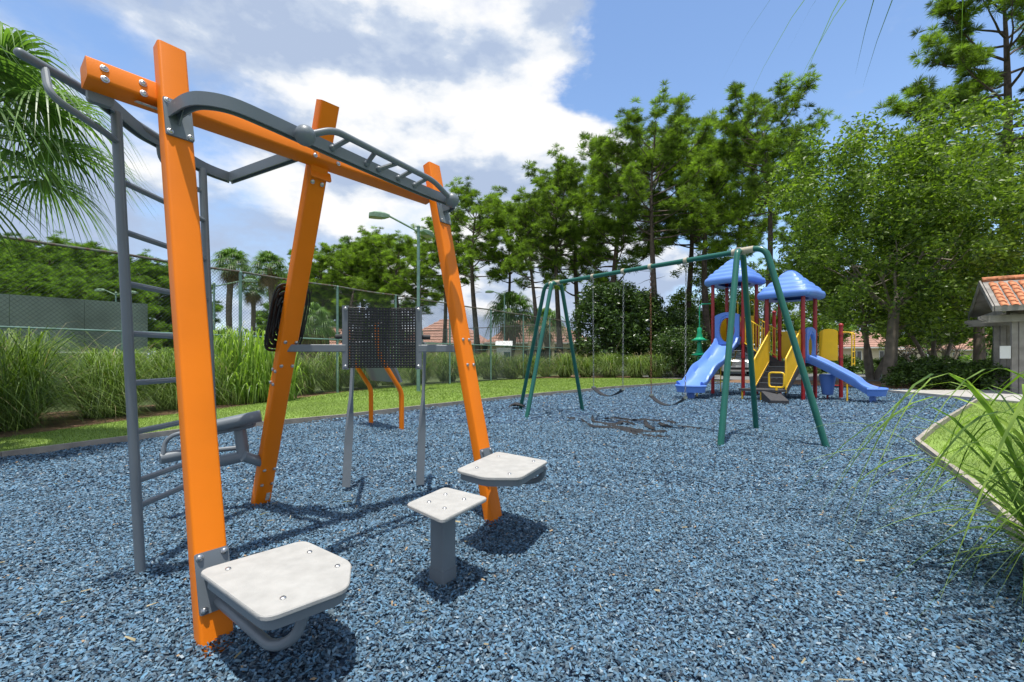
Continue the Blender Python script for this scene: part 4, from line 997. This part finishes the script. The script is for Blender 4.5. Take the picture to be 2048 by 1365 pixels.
for i in range(26):
    x = 20+i*1.35+random.uniform(-.5, .5); y = 34.6+.16*(x-20)+random.uniform(-.5, .5)
    plant_tree('hedge_shrub', SHR[i % 2], x, y, random.uniform(.8, 1.25), i*1.3, 'low green shrub in the hedge line across the drive', 'shrub', 'low shrubs across the drive', names=('stem', 'foliage'))
for i, (x, y) in enumerate(((16.6, 18.6), (17.6, 18.3), (18.6, 18.9), (19.6, 18.4), (20.6, 19.0), (18.2, 20.0), (21.4, 18.2), (22.4, 18.9), (19.2, 21.2), (21.6, 20.8), (17.4, 17.2), (18.6, 16.9))):
    plant_tree('border_shrub', SHR[(i+1) % 2], x, y, random.uniform(.8, 1.15), i*2.2, 'low leafy shrub in the shaded bed behind the tiled shelter', 'shrub', 'border shrubs behind the shelter', names=('stem', 'foliage'))

# fan palms
def fan_leaf(g, org, d, pet, rad, nseg, droop, width, dead=False):
    """returns verts, faces (quads) of one costapalmate leaf, petiole excluded"""
    d = V(d).normalized(); hub = V(org)+d*pet; side = d.cross(UP).normalized(); nrm = side.cross(d).normalized()
    vs_, fs_ = [], []
    for j in range(nseg):
        a = R(-118+236*j/(nseg-1)); sd = (d*math.cos(a)+side*math.sin(a)); L = rad*(1-.22*abs(a)/2.06)*g.uniform(.9, 1.08)
        wv = side*math.cos(a)-d*math.sin(a); k = len(vs_); p = V(hub); dr = sd+nrm*g.uniform(-.02, .14); fold = .02*(1 if j % 2 else -1)
        K = 6
        for i in range(K+1):
            t = i/K; hw = width*(min(1, .35+t*2.2))*(1-max(0, t-.3)/.72)
            c = hub+dr*(L*t)+V(0, 0, -1)*(L*droop*max(0, t-.28)**2*1.7)+nrm*fold*t
            vs_ += [c-wv*hw, c+wv*hw]
        fs_ += [(k+2*i, k+2*i+1, k+2*i+3, k+2*i+2) for i in range(K)]
    return vs_, fs_, hub
def make_palm(seed, trunk_h, n_leaf, pet, rad, nseg, width, droop, skirt=0, tr=.17):
    g = random.Random(seed); tm = MB(); lm = [[], []]; pm = MB(); dm = [[], []]
    n = 18; tm.tube([V(.12*math.sin(i*.3+seed), .1*math.cos(i*.25), trunk_h*i/n-.1) for i in range(n+1)], tr, 10, True, [1.25 if i == 0 else 1+.06*(i % 2) for i in range(n+1)])
    top = V(.12*math.sin(n*.3+seed), .1*math.cos(n*.25), trunk_h-.1)
    def addl(L, d, dr, r2):
        v, f, hub = fan_leaf(g, top+V(0, 0, .1), d, pet*g.uniform(.85, 1.15), r2, nseg, dr, width)
        k = len(L[0]); L[0] += [tuple(x) for x in v]; L[1] += [tuple(i+k for i in q) for q in f]
        pm.tube([top, top.lerp(hub, .5)+V(0, 0, .05), hub], .018, 5, False, [1.4, 1, .8])
    for i in range(n_leaf):
        az = i*2.4; el = 1.25-1.75*(i/n_leaf)+g.uniform(-.12, .12)
        addl(lm, (math.cos(az)*math.cos(el), math.sin(az)*math.cos(el), math.sin(el)), droop*g.uniform(.7, 1.3), rad*g.uniform(.9, 1.1))
    for i in range(skirt):
        az = i*2.4+.7; el = -1.1+g.uniform(-.3, .2); addl(dm, (math.cos(az)*math.cos(el), math.sin(az)*math.cos(el), math.sin(el)), .6, rad*.85)
    out = [('trunk', tm.mesh('trunk', PALMBARK, 60)), ('fronds', tri_mesh('fronds', lm[0], lm[1], PALML)), ('petioles', pm.mesh('petioles', M('petiole', (.16, .24, .06), .5), 60))]
    if skirt: out.append(('dead_fronds', tri_mesh('dead_fronds', dm[0], dm[1], DEADF)))
    return out
def plant_palm(name, me, x, y, sc, rz, label, group=None):
    t_ = thing(name, label, 'palm tree', (x, y, 0), group, rz); t_.scale = (sc,)*3
    for nm, m_ in me: link(bpy.data.objects.new(nm, m_), t_)
NEARP = make_palm(51, 4.05, 34, 1.0, 1.15, 44, .022, .8, 0)
FARP = make_palm(52, 8.2, 30, .8, 1.0, 26, .035, .9, 12, .2)
MIDP = make_palm(53, 3.0, 26, .8, 1.0, 26, .03, 1.1, 6, .18)
plant_palm('fan_palm', NEARP, -7.0, 5.75, 1.0, 1.0, 'big fan palm with drooping green fronds reaching over the ladder')
plant_palm('fan_palm', FARP, (462-1024)/F_PX*34, 34, .98, .3, 'tallest fan palm with a brown skirt beyond the court, beside the ladder')
plant_palm('fan_palm', FARP, (505-1024)/F_PX*37, 37, .82, 1.9, 'shorter skirted fan palm between the two taller ones beyond the court')
plant_palm('fan_palm', FARP, (540-1024)/F_PX*34, 34, .95, 2.6, 'skirted fan palm beyond the court, beside the slotted back rest')
plant_palm('fan_palm', MIDP, (618-1024)/F_PX*27, 27, 1.05, .6, 'low green fan palm behind the rear orange post')
plant_palm('fan_palm', MIDP, (1022-1024)/F_PX*42, 42, 1.75, 1.6, 'fan palm rising before the tan-roofed house')
plant_palm('fan_palm', MIDP, (1092-1024)/F_PX*48, 48, 1.55, 2.6, 'fan palm behind the swing legs, against the tan-roofed house')
plant_palm('fan_palm', MIDP, 19.3, 17.9, .62, 2.6, 'young low fan palm in the shaded bed beside the tiled shelter')
# palm standing beside the camera, only frond tips hang into view
g = random.Random(5); vs_, fs_ = [], []
for (hx, hy, hz, dx, dy, dz, rad, ns) in ((2.72, 3.0, 4.25, -.85, .25, -.25, 1.25, 9), (3.05, 3.1, 4.35, -.45, .6, -.2, 1.2, 7), (2.75, 1.55, 4.65, -1, .05, -.05, 1.2, 34), (2.95, 1.15, 4.75, -1, -.15, 0, 1.2, 34), (4.5, 1.5, 4.7, 1, .1, 0, 1.1, 34), (3.6, .6, 4.8, -.1, -1, 0, 1.1, 34)):
    v, f, hub = fan_leaf(g, (hx, hy, hz), (dx, dy, dz), 0, rad, ns, .75, .009 if ns < 20 else .021); k = len(vs_); vs_ += [tuple(p-V(3.7, 1.6, 0)) for p in v]; fs_ += [tuple(i+k for i in q) for q in f]
np_ = thing('fan_palm', 'palm beside the path whose thin frond tips hang into the blue sky', 'palm tree', (3.7, 1.6, 0))
link(bpy.data.objects.new('fronds', tri_mesh('fronds', vs_, fs_, PALML)), np_)
MB().tube([V(0, 0, -.1), V(.05, 0, 2), V(.0, .05, 4.3)], .16, 10, True, [1.2, 1, .9]).build('trunk', PALMBARK, np_)
for hx, hy, hz in ((2.72, 3.0, 4.25), (3.05, 3.1, 4.35), (2.75, 1.55, 4.65), (2.95, 1.15, 4.75), (4.5, 1.5, 4.7), (3.6, .6, 4.8)): MB().tube([V(0, .05, 4.25), V((hx-3.7)*.5, (hy-1.6)*.5, 4.75), V(hx-3.7, hy-1.6, hz)], .016, 6).build('petiole', PALML, np_)

# ornamental grasses
def blades(seed, n, br, hgt, reach, wid, droop, K=6, skirt=.35):
    g = np.random.default_rng(seed); a = g.uniform(0, 6.283, n); r0 = br*g.uniform(0, 1, n)**.5; a0 = g.uniform(0, 6.283, n)
    H = hgt*g.uniform(.35, 1.1, n); Rr = reach*g.uniform(.12, 1.1, n); dr = droop*g.uniform(.5, 1.4, n); W = wid*g.uniform(.6, 1.3, n)
    lo_ = g.uniform(0, 1, n) < skirt; H = np.where(lo_, H*.52, H); Rr = np.where(lo_, reach*g.uniform(.35, .95, n), Rr); dr = np.where(lo_, g.uniform(1.0, 1.35, n), dr)
    t = np.linspace(0, 1, K+1)[None, :]
    ss = np.clip(.46+.40*dr, .4, .985)[:, None]; hor = Rr[:, None]*t**1.25; z = H[:, None]*np.sin(np.pi*t*ss)
    bx = r0*np.cos(a0); by = r0*np.sin(a0); tw = a+g.normal(0, .5, n)
    cx = bx[:, None]+hor*np.cos(a)[:, None]+.04*np.sin(t*5+a0[:, None]); cy = by[:, None]+hor*np.sin(a)[:, None]; w_ = W[:, None]*np.clip(.5+1.6*t, 0, 1)*np.clip((1-t)*1.6, .03, 1)
    sx, sy = -np.sin(tw)[:, None]*w_, np.cos(tw)[:, None]*w_
    v = np.stack([np.stack([cx-sx, cy-sy, z], -1), np.stack([cx+sx, cy+sy, z], -1)], 2).reshape(-1, 3)
    b = (np.arange(n)*(K+1)*2)[:, None]
    f = np.concatenate([b+np.array([[2*i, 2*i+1, 2*i+3, 2*i+2]]) for i in range(K)], 0)
    return v, f
def clump_mesh(seed, n=620, hgt=1.14, reach=1.5, wid=.0065, droop=1.05, mat=None, dry=90, br=.30):
    v, f = blades(seed, n, br, hgt, reach, wid, droop); me = tri_mesh('blades', v, f, mat or BLADE)
    v, f = blades(seed+500, dry, br, hgt*1.12, reach*1.1, wid*.7, droop*.6); return me, tri_mesh('dry_blades', v, f, DRYB)
CL = [clump_mesh(60+i, 1500, wid=.0058) for i in range(3)]+[clump_mesh(70+i, 900, wid=.0095) for i in range(3)]
CANE = clump_mesh(80, 420, 1.75, .85, .018, .75, BLADEN, 10, .55)
def clump(me, p, sc, rz, label, group=None, name='grass_clump'):
    t_ = thing(name, label, 'ornamental grass', (p[0], p[1], 0), group, rz); t_.scale = (sc,)*3
    for m_, nm in zip(me, ('blades', 'dry_blades')): link(bpy.data.objects.new(nm, m_), t_)
spots = [(-8.5, 6.2, 1.25), (-8.2, 7.7, 1.3), (-7.95, 9.4, 1.2), (-9.2, 8.4, 1.2), (-7.6, 10.9, 1.1), (-8.6, 10.4, 1.15), (-7.15, 13.8, 1.15), (-6.6, 15.4, 1.1), (-6.3, 17.0, 1.2), (-5.4, 18.4, 1.2), (-5.0, 20.0, 1.15), (-6.2, 18.8, 1.1),
         (-4.0, 21.5, 1.25), (-3.2, 23.0, 1.25), (-4.6, 22.6, 1.1), (-2.2, 24.3, 1.2), (-1.2, 25.4, 1.25), (.0, 26.2, 1.2), (1.0, 27.3, 1.15), (3.2, 28.0, 1.3), (4.5, 28.2, 1.2), (5.9, 28.0, 1.3), (7.4, 27.6, 1.15), (8.6, 27.9, 1.25), (2.1, 29.2, 1.0)]
for i, (x, y, sc) in enumerate(spots):
    lb = 'arching fountain grass clump in the row between the lawn strip and the court fence'
    if i == 1: lb = 'fountain grass clump right behind the ladder stile'
    elif y < 11: lb = 'big arching fountain grass clump in front of the practice wall'
    elif y < 19: lb = 'fountain grass clump behind the perforated back rest and rear orange post'
    elif x > 2.5: lb = 'fountain grass clump at the end of the lawn strip, before the magnolia'
    clump(CL[(i % 3)+(3 if y > 12 else 0)], (x-.35*(y < 22), y+.1, 0), sc*(.95 if y > 12 else 1.04)*random.uniform(.88, 1.08), i*1.7, lb, None if i == 1 else 'fountain grasses before the practice wall' if y < 11 else 'fountain grasses behind the back rest' if y < 19 else 'fountain grasses before the magnolia' if x > 2.5 else 'fountain grasses along the court fence')
for x, y, sc, rz in ((-7.2, 12.2, 1.05, 0), (-6.6, 12.9, 1.0, 2), (-7.9, 12.9, 1.1, 4)):
    clump(CANE, (x, y), sc, rz, 'tall broad-leaved cane grass between the ladder and the slotted back rest', 'cane grasses by the fence', 'cane_grass')
# big grass beside the camera on the right
v, f = blades(91, 430, .36, 1.08, 1.35, .0135, 1.05, 12); fg = thing('grass_clump', 'tall bright green grass clump leaning over the edging boards beside the lawn', 'ornamental grass', (3.12, 2.3, 0))
link(bpy.data.objects.new('blades', tri_mesh('blades', v, f, BLADEN)), fg)
v, f = blades(92, 14, .25, .85, 1.25, .008, .9, 10); link(bpy.data.objects.new('dry_blades', tri_mesh('dry_blades', v, f, DRYB)), fg)

# far wood on the horizon
g = np.random.default_rng(99); cents = []; rad = []
for i in range(900):
    a = g.uniform(-1.0, 1.0); d = g.uniform(125, 165); cents.append((d*math.sin(a), d*math.cos(a), g.uniform(.5, 9.5)*(.75+.25*math.sin(a*23)+.1*math.sin(a*61)))); rad.append(g.uniform(1.2, 2.4))
v, f = leaf_clumps(cents, rad, 60, .55, 100, .8)
tag(link(bpy.data.objects.new('far_wood', tri_mesh('far_wood', v, f, NEEDLED))), 'low band of distant trees on the horizon', 'wood', kind='stuff')

# ------------------------------------------------------------------ houses
def house(x, y, w_, d_, eave, peak, rz, wall, label, wins=4, porch=False):
    t_ = thing('house', label, 'house', (x, y, 0), None, rz)
    MB().box(-w_/2, w_/2, -d_/2, d_/2, -.1, eave).build('wall', wall, t_, 0)
    ov = .6; rl = max(.3, (w_-d_)/2); z0 = eave-.08
    b = [(-w_/2-ov, -d_/2-ov, z0), (w_/2+ov, -d_/2-ov, z0), (w_/2+ov, d_/2+ov, z0), (-w_/2-ov, d_/2+ov, z0)]
    rf = MB().add(b+[(-rl, 0, peak), (rl, 0, peak)], [(0, 1, 5, 4), (1, 2, 5), (2, 3, 4, 5), (3, 0, 4), (3, 2, 1, 0)]).build('roof', ROOFP, t_, 0)
    for i in range(9):
        k = (i+.5)/9; zc = z0+(peak-z0)*k; xa = -w_/2-ov+(w_/2+ov-rl)*k; yy = -d_/2-ov+(d_/2+ov)*k
        MB().obox((0, yy-.02, zc+.03), (-xa, 0, 0), (0, .09, .09*(peak-z0)/(d_/2+ov)), (0, -.02, .02)).build('tile_course', ROOFP, rf, 0)
    MB().box(-w_/2-ov-.02, w_/2+ov+.02, -d_/2-ov-.05, -d_/2-ov, z0-.16, z0+.02).build('fascia', WHITEP, rf, 0)
    for i in range(wins):
        cx = -w_/2+w_*(i+.5)/wins
        fr = MB().box(cx-.62, cx+.62, -d_/2-.05, -d_/2-.003, .55, 2.15).build('window', WHITEP, t_, 0)
        for a in (-1, 1): MB().box(cx+a*.29-.25, cx+a*.29+.25, -d_/2-.06, -d_/2-.052, .65, 2.05).build('pane', GLASSD, fr, 0)
    if porch:
        pr_ = MB().box(-1.6, 1.6, -d_/2-1.4, -d_/2-.07, 2.2, 3.1).build('porch', wall, t_, 0)
        for a in (-1.4, 1.4): MB().box(a-.15, a+.15, -d_/2-1.35, -d_/2-1.05, -.1, 2.2).build('porch_pillar', wall, t_, 0)
        MB().box(-.9, .9, -d_/2-.09, -d_/2-.052, 0, 2.1).build('door', GLASSD, t_, 0)
house(3.0, 62, 12.5, 9, 3.1, 6.4, .1, STUCCO, 'cream house with pinkish hipped roof and porch behind the court', 4, True)
house(-9, 66, 11, 9, 3.1, 6.6, -.1, STUCCO2, 'tan house behind the court, between the twin-head light and the cream house', 3)
house(-28, 74, 11, 9, 3.0, 6.0, .15, STUCCO2, 'tan house behind the court below the slotted back rest', 3)
house(50, 70, 10, 8, 2.7, 5.4, -.25, STUCCO, 'cream house with pink tiled roof beyond the stairs of the play structure', 3)
house(66, 92, 20, 10, 2.8, 6.0, -.35, STUCCO, 'long cream house with pink tiled roof behind the parked white sedan', 5)
house(98, 96, 16, 10, 2.8, 6.0, -.5, STUCCO, 'cream house with pink roof glimpsed below the shelter tree', 4)

# ------------------------------------------------------------------ vehicles
def car(name, label, loc, rz, L_, W_, prof_b, prof_g, belt, wheel_r, wb, suv):
    t_ = thing(name, label, 'car', loc, None, rz)
    def hull(prof, wdt, tumble, z_ref, nm, mat, par, off_=0.):
        n = len(prof); vs_ = []; cz = sum(p[1] for p in prof)/n; cx = sum(p[0] for p in prof)/n
        for k, s_ in ((-1, 1.), (-.93, 0.), (.93, 0.), (1, 1.)):
            for x, z in prof:
                w2 = wdt/2*abs(k)-tumble*max(0, z-z_ref); sh = .94 if s_ else 1.
                vs_.append((cx+(x-cx)*sh, math.copysign(w2, k), cz+(z-cz)*sh))
        fs_ = [(i*n+j, i*n+(j+1) % n, (i+1)*n+(j+1) % n, (i+1)*n+j) for i in range(3) for j in range(n)]+[tuple(range(n)), tuple(3*n+j for j in range(n))]
        return MB().add(vs_, fs_).build(nm, mat, par, 30)
    body = hull(prof_b, W_, .12, belt-.25, 'body', CARW, t_)
    hull(prof_g, W_-.10, .32, belt, 'greenhouse', GLASSD, t_)
    xs_ = [p[0] for p in prof_g if p[1] > max(q[1] for q in prof_g)-.14]; zt = max(p[1] for p in prof_g)
    MB().prism(rrect((max(xs_)-min(xs_))/2+.02, W_/2-.05-.32*(zt-belt)+.02, .12), zt-.06, zt+.012, (V((max(xs_)+min(xs_))/2, 0, 0), V(1, 0, 0), V(0, 1, 0), UP), .02).build('roof_panel', CARW, body)
    for x in (-wb/2, wb/2):
        for s_ in (-1, 1):
            wh = MB().lathe([(wheel_r*.55, -.10), (wheel_r*.97, -.10), (wheel_r, -.06), (wheel_r, .06), (wheel_r*.97, .10), (wheel_r*.55, .10)], (x, s_*(W_/2-.10), wheel_r), 20, (0, 1, 0)).build('wheel', RUBBER, t_)
            MB().lathe([(.02, .11), (wheel_r*.3, .105), (wheel_r*.6, .085)], (x, s_*(W_/2-.10), wheel_r), 12, (0, s_, 0)).build('rim', CHROME, wh)
    fx = max(p[0] for p in prof_b)
    for s_ in (-1, 1):
        MB().obox((fx-.10, s_*(W_/2-.24), belt-.24), (.08, 0, 0), (.03*-s_, .16, 0), (0, 0, .10)).build('headlight', CHROME, t_, 0)
        MB().obox((.55, s_*(W_/2+.06), belt+.06), (.06, 0, 0), (0, .09, 0), (0, 0, .06)).build('mirror', CARW, t_, 0)
    MB().obox((fx-.01, 0, belt-.30), (.03, 0, 0), (0, W_*.26, 0), (0, 0, .13)).build('grille', CHROME, t_, 0)
    MB().obox((fx+.005, 0, belt-.62), (.04, 0, 0), (0, W_*.36, 0), (0, 0, .07)).build('lower_intake', BLACK, t_, 0)
    MB().obox((fx+.045, 0, belt-.48), (.006, 0, 0), (0, .16, 0), (0, 0, .06)).build('number_plate', WHITEP, t_, 0)
    return t_
suvb = [(-2.35, .35), (2.30, .30), (2.38, .55), (2.36, .85), (2.20, 1.02), (1.0, 1.12), (-2.30, 1.15), (-2.40, .9), (-2.40, .5)]
suvg = [(1.1, 1.08), (.35, 1.62), (.15, 1.69), (-1.9, 1.68), (-2.05, 1.6), (-2.28, 1.1)]
car('parked_suv', 'white sport utility vehicle parked nose-on behind the play structure', (15.3, 31.8, 0), R(-112), 4.8, 1.95, suvb, suvg, 1.10, .37, 2.8, True)
sedb = [(-2.2, .30), (2.25, .26), (2.34, .5), (2.25, .72), (.9, .90), (-1.6, .95), (-2.3, .92), (-2.35, .55)]
sedg = [(.95, .88), (.15, 1.36), (-.2, 1.42), (-1.0, 1.40), (-1.3, 1.33), (-1.95, .93)]
car('parked_sedan', 'small white sedan parked in front of the far cream house', (66.5, 79.8, 0), R(170), 4.6, 1.8, sedb, sedg, .90, .32, 2.7, False)

# ------------------------------------------------------------------ tiled timber shelter
sx, sy = 16.05, 14.65
sh = thing('tiled_shelter', 'weathered timber shelter with orange clay tile roof at the edge of the mulch', 'shelter', (sx, sy, .06), None, -.64)
for cx, cy in ((0, 0), (3.2, 0), (0, 2.4), (3.2, 2.4)):
    for dx in (-.155, 0, .155):
        MB().obox((cx+dx, cy+(0 if dx else -.03), 1.22), (.072, 0, 0), (0, .10, 0), (0, 0, 1.32)).build('post_timber', WOOD, sh, 0)
for y in (-.20, .20, 2.2, 2.6): MB().prism([(-.95, 0), (4.1, 0), (4.1, .22), (-.95, .22), (-.95, .14), (-.8, .03)], -.045, .045, (V(0, y, 2.26), V(1, 0, 0), UP, V(0, -1, 0))).build('beam', WOOD, sh, 0)
for x in (-.5, .5, 1.6, 2.7, 3.7): MB().prism([(-.75, 0), (3.15, 0), (3.15, .16), (-.75, .16), (-.75, .12), (-.65, .03)], -.04, .04, (V(x, 0, 2.485), V(0, 1, 0), UP, V(1, 0, 0))).build('rafter', WOOD, sh, 0)
for a, b in (((0, -.05, 1.7), (.75, -.05, 2.28)), ((3.2, -.05, 1.7), (2.45, -.05, 2.28))): MB().sweep([V(a), V(b)], rrect(.06, .045, .005, 1), (0, 1, 0)).build('knee_brace', WOOD, sh)
EX0, EX1, EY0, EY1, RZ0, RZ1 = -.70, 3.9, -.80, 3.2, 2.70, 3.75
rx0, rx1, ry = EX0, EX1, (EY0+EY1)/2
mb = MB()
for ye in (EY0, EY1):
    mb.add([(EX0, ye, RZ0), (EX1, ye, RZ0), (EX1, ry, RZ1), (EX0, ry, RZ1), (EX0, ye, RZ0-.06), (EX1, ye, RZ0-.06), (EX1, ry, RZ1-.06), (EX0, ry, RZ1-.06)], [(0, 1, 2, 3), (7, 6, 5, 4), (0, 4, 5, 1), (1, 5, 6, 2), (3, 2, 6, 7), (0, 3, 7, 4)])
rf = mb.build('roof', WOOD, sh, 0)
for A, B in ((V(EX0, EY0, RZ0), V(EX1, EY0, RZ0)), (V(EX0-.03, EY0, RZ0), V(EX0-.03, ry, RZ1)), (V(EX0-.03, EY1, RZ0), V(EX0-.03, ry, RZ1))):
    d_ = (B-A)/2; n2 = V(0, -.022, 0) if abs(d_.x) > .5 else V(-.022, 0, 0)
    MB().obox((A+B)/2+n2*1.2-V(0, 0, .05), d_*1.01, n2, V(0, 0, .085)).build('fascia', WOOD, rf, 0)
# clay tiles on the front and left slopes
tm = MB(); seg = 5; tl_, tw_ = .40, .235; vs_ = []
for yy, lift in ((0, .03), (tl_, .005)):
    for i in range(seg+1):
        a = math.pi*i/seg; vs_.append((-tw_/2*.62*math.cos(a), yy, lift+.055*math.sin(a)))
    vs_.append((tw_*.5, yy, lift-.005))
tme = tm.add(vs_+[(x, y-.001, z-.016) for x, y, z in vs_[:seg+2]], [(i, i+1, seg+3+i, seg+2+i) for i in range(seg+1)]+[(i+1, i, 2*(seg+2)+i, 2*(seg+2)+i+1) for i in range(seg+1)]).mesh('tile', TILE, 60)
def tiles(e0, e1, r0, r1):
    e0, e1, r0, r1 = V(e0), V(e1), V(r0), V(r1); ex = (e1-e0).normalized(); up = ((r0+r1)/2-(e0+e1)/2); up = (up-ex*up.dot(ex)); H_ = up.length; up.normalize(); nz_ = ex.cross(up)
    if nz_.z < 0: nz_ = -nz_
    rows = int(H_/.33); L_ = (e1-e0).length
    for r_ in range(rows):
        yv = r_*.33; k = yv/H_; a = (r0-e0).dot(ex)*k; b = L_+((r1-e1).dot(ex))*k; n = int((b-a)/tw_)
        for i in range(n):
            o_ = bpy.data.objects.new('tile', tme); p = e0+ex*(a+(i+.5)*tw_+(b-a-n*tw_)/2)+up*(yv-.04)+nz_*(.004+random.uniform(0, .008))
            m4 = Matrix((ex, up, nz_)).transposed().to_4x4() if ex.cross(up).z > 0 else Matrix((-ex, up, nz_)).transposed().to_4x4()
            m4 = m4 @ Matrix.Rotation(random.uniform(-.03, .03), 4, 'Z'); m4.translation = p; o_.matrix_local = m4; link(o_, rf)
tiles((EX0, EY0, RZ0), (EX1, EY0, RZ0), (rx0, ry, RZ1), (rx1, ry, RZ1))
tiles((EX1, EY1, RZ0), (EX0, EY1, RZ0), (rx1, ry, RZ1), (rx0, ry, RZ1))
for a, b in (((rx0, ry, RZ1), (rx1, ry, RZ1)),):
    A, B = V(a), V(b); n = int((B-A).length/.36)
    for i in range(n): MB().tube([A.lerp(B, i/n)+V(0, 0, .045), A.lerp(B, (i+1.08)/n)+V(0, 0, .07)], .085, 8, True, [1.1, .9]).build('ridge_tile', TILE, rf)
MB().box(-.50, -.26, -.16, -.10, 1.1, 1.5).build('notice_board', WHITEP, sh, 0)
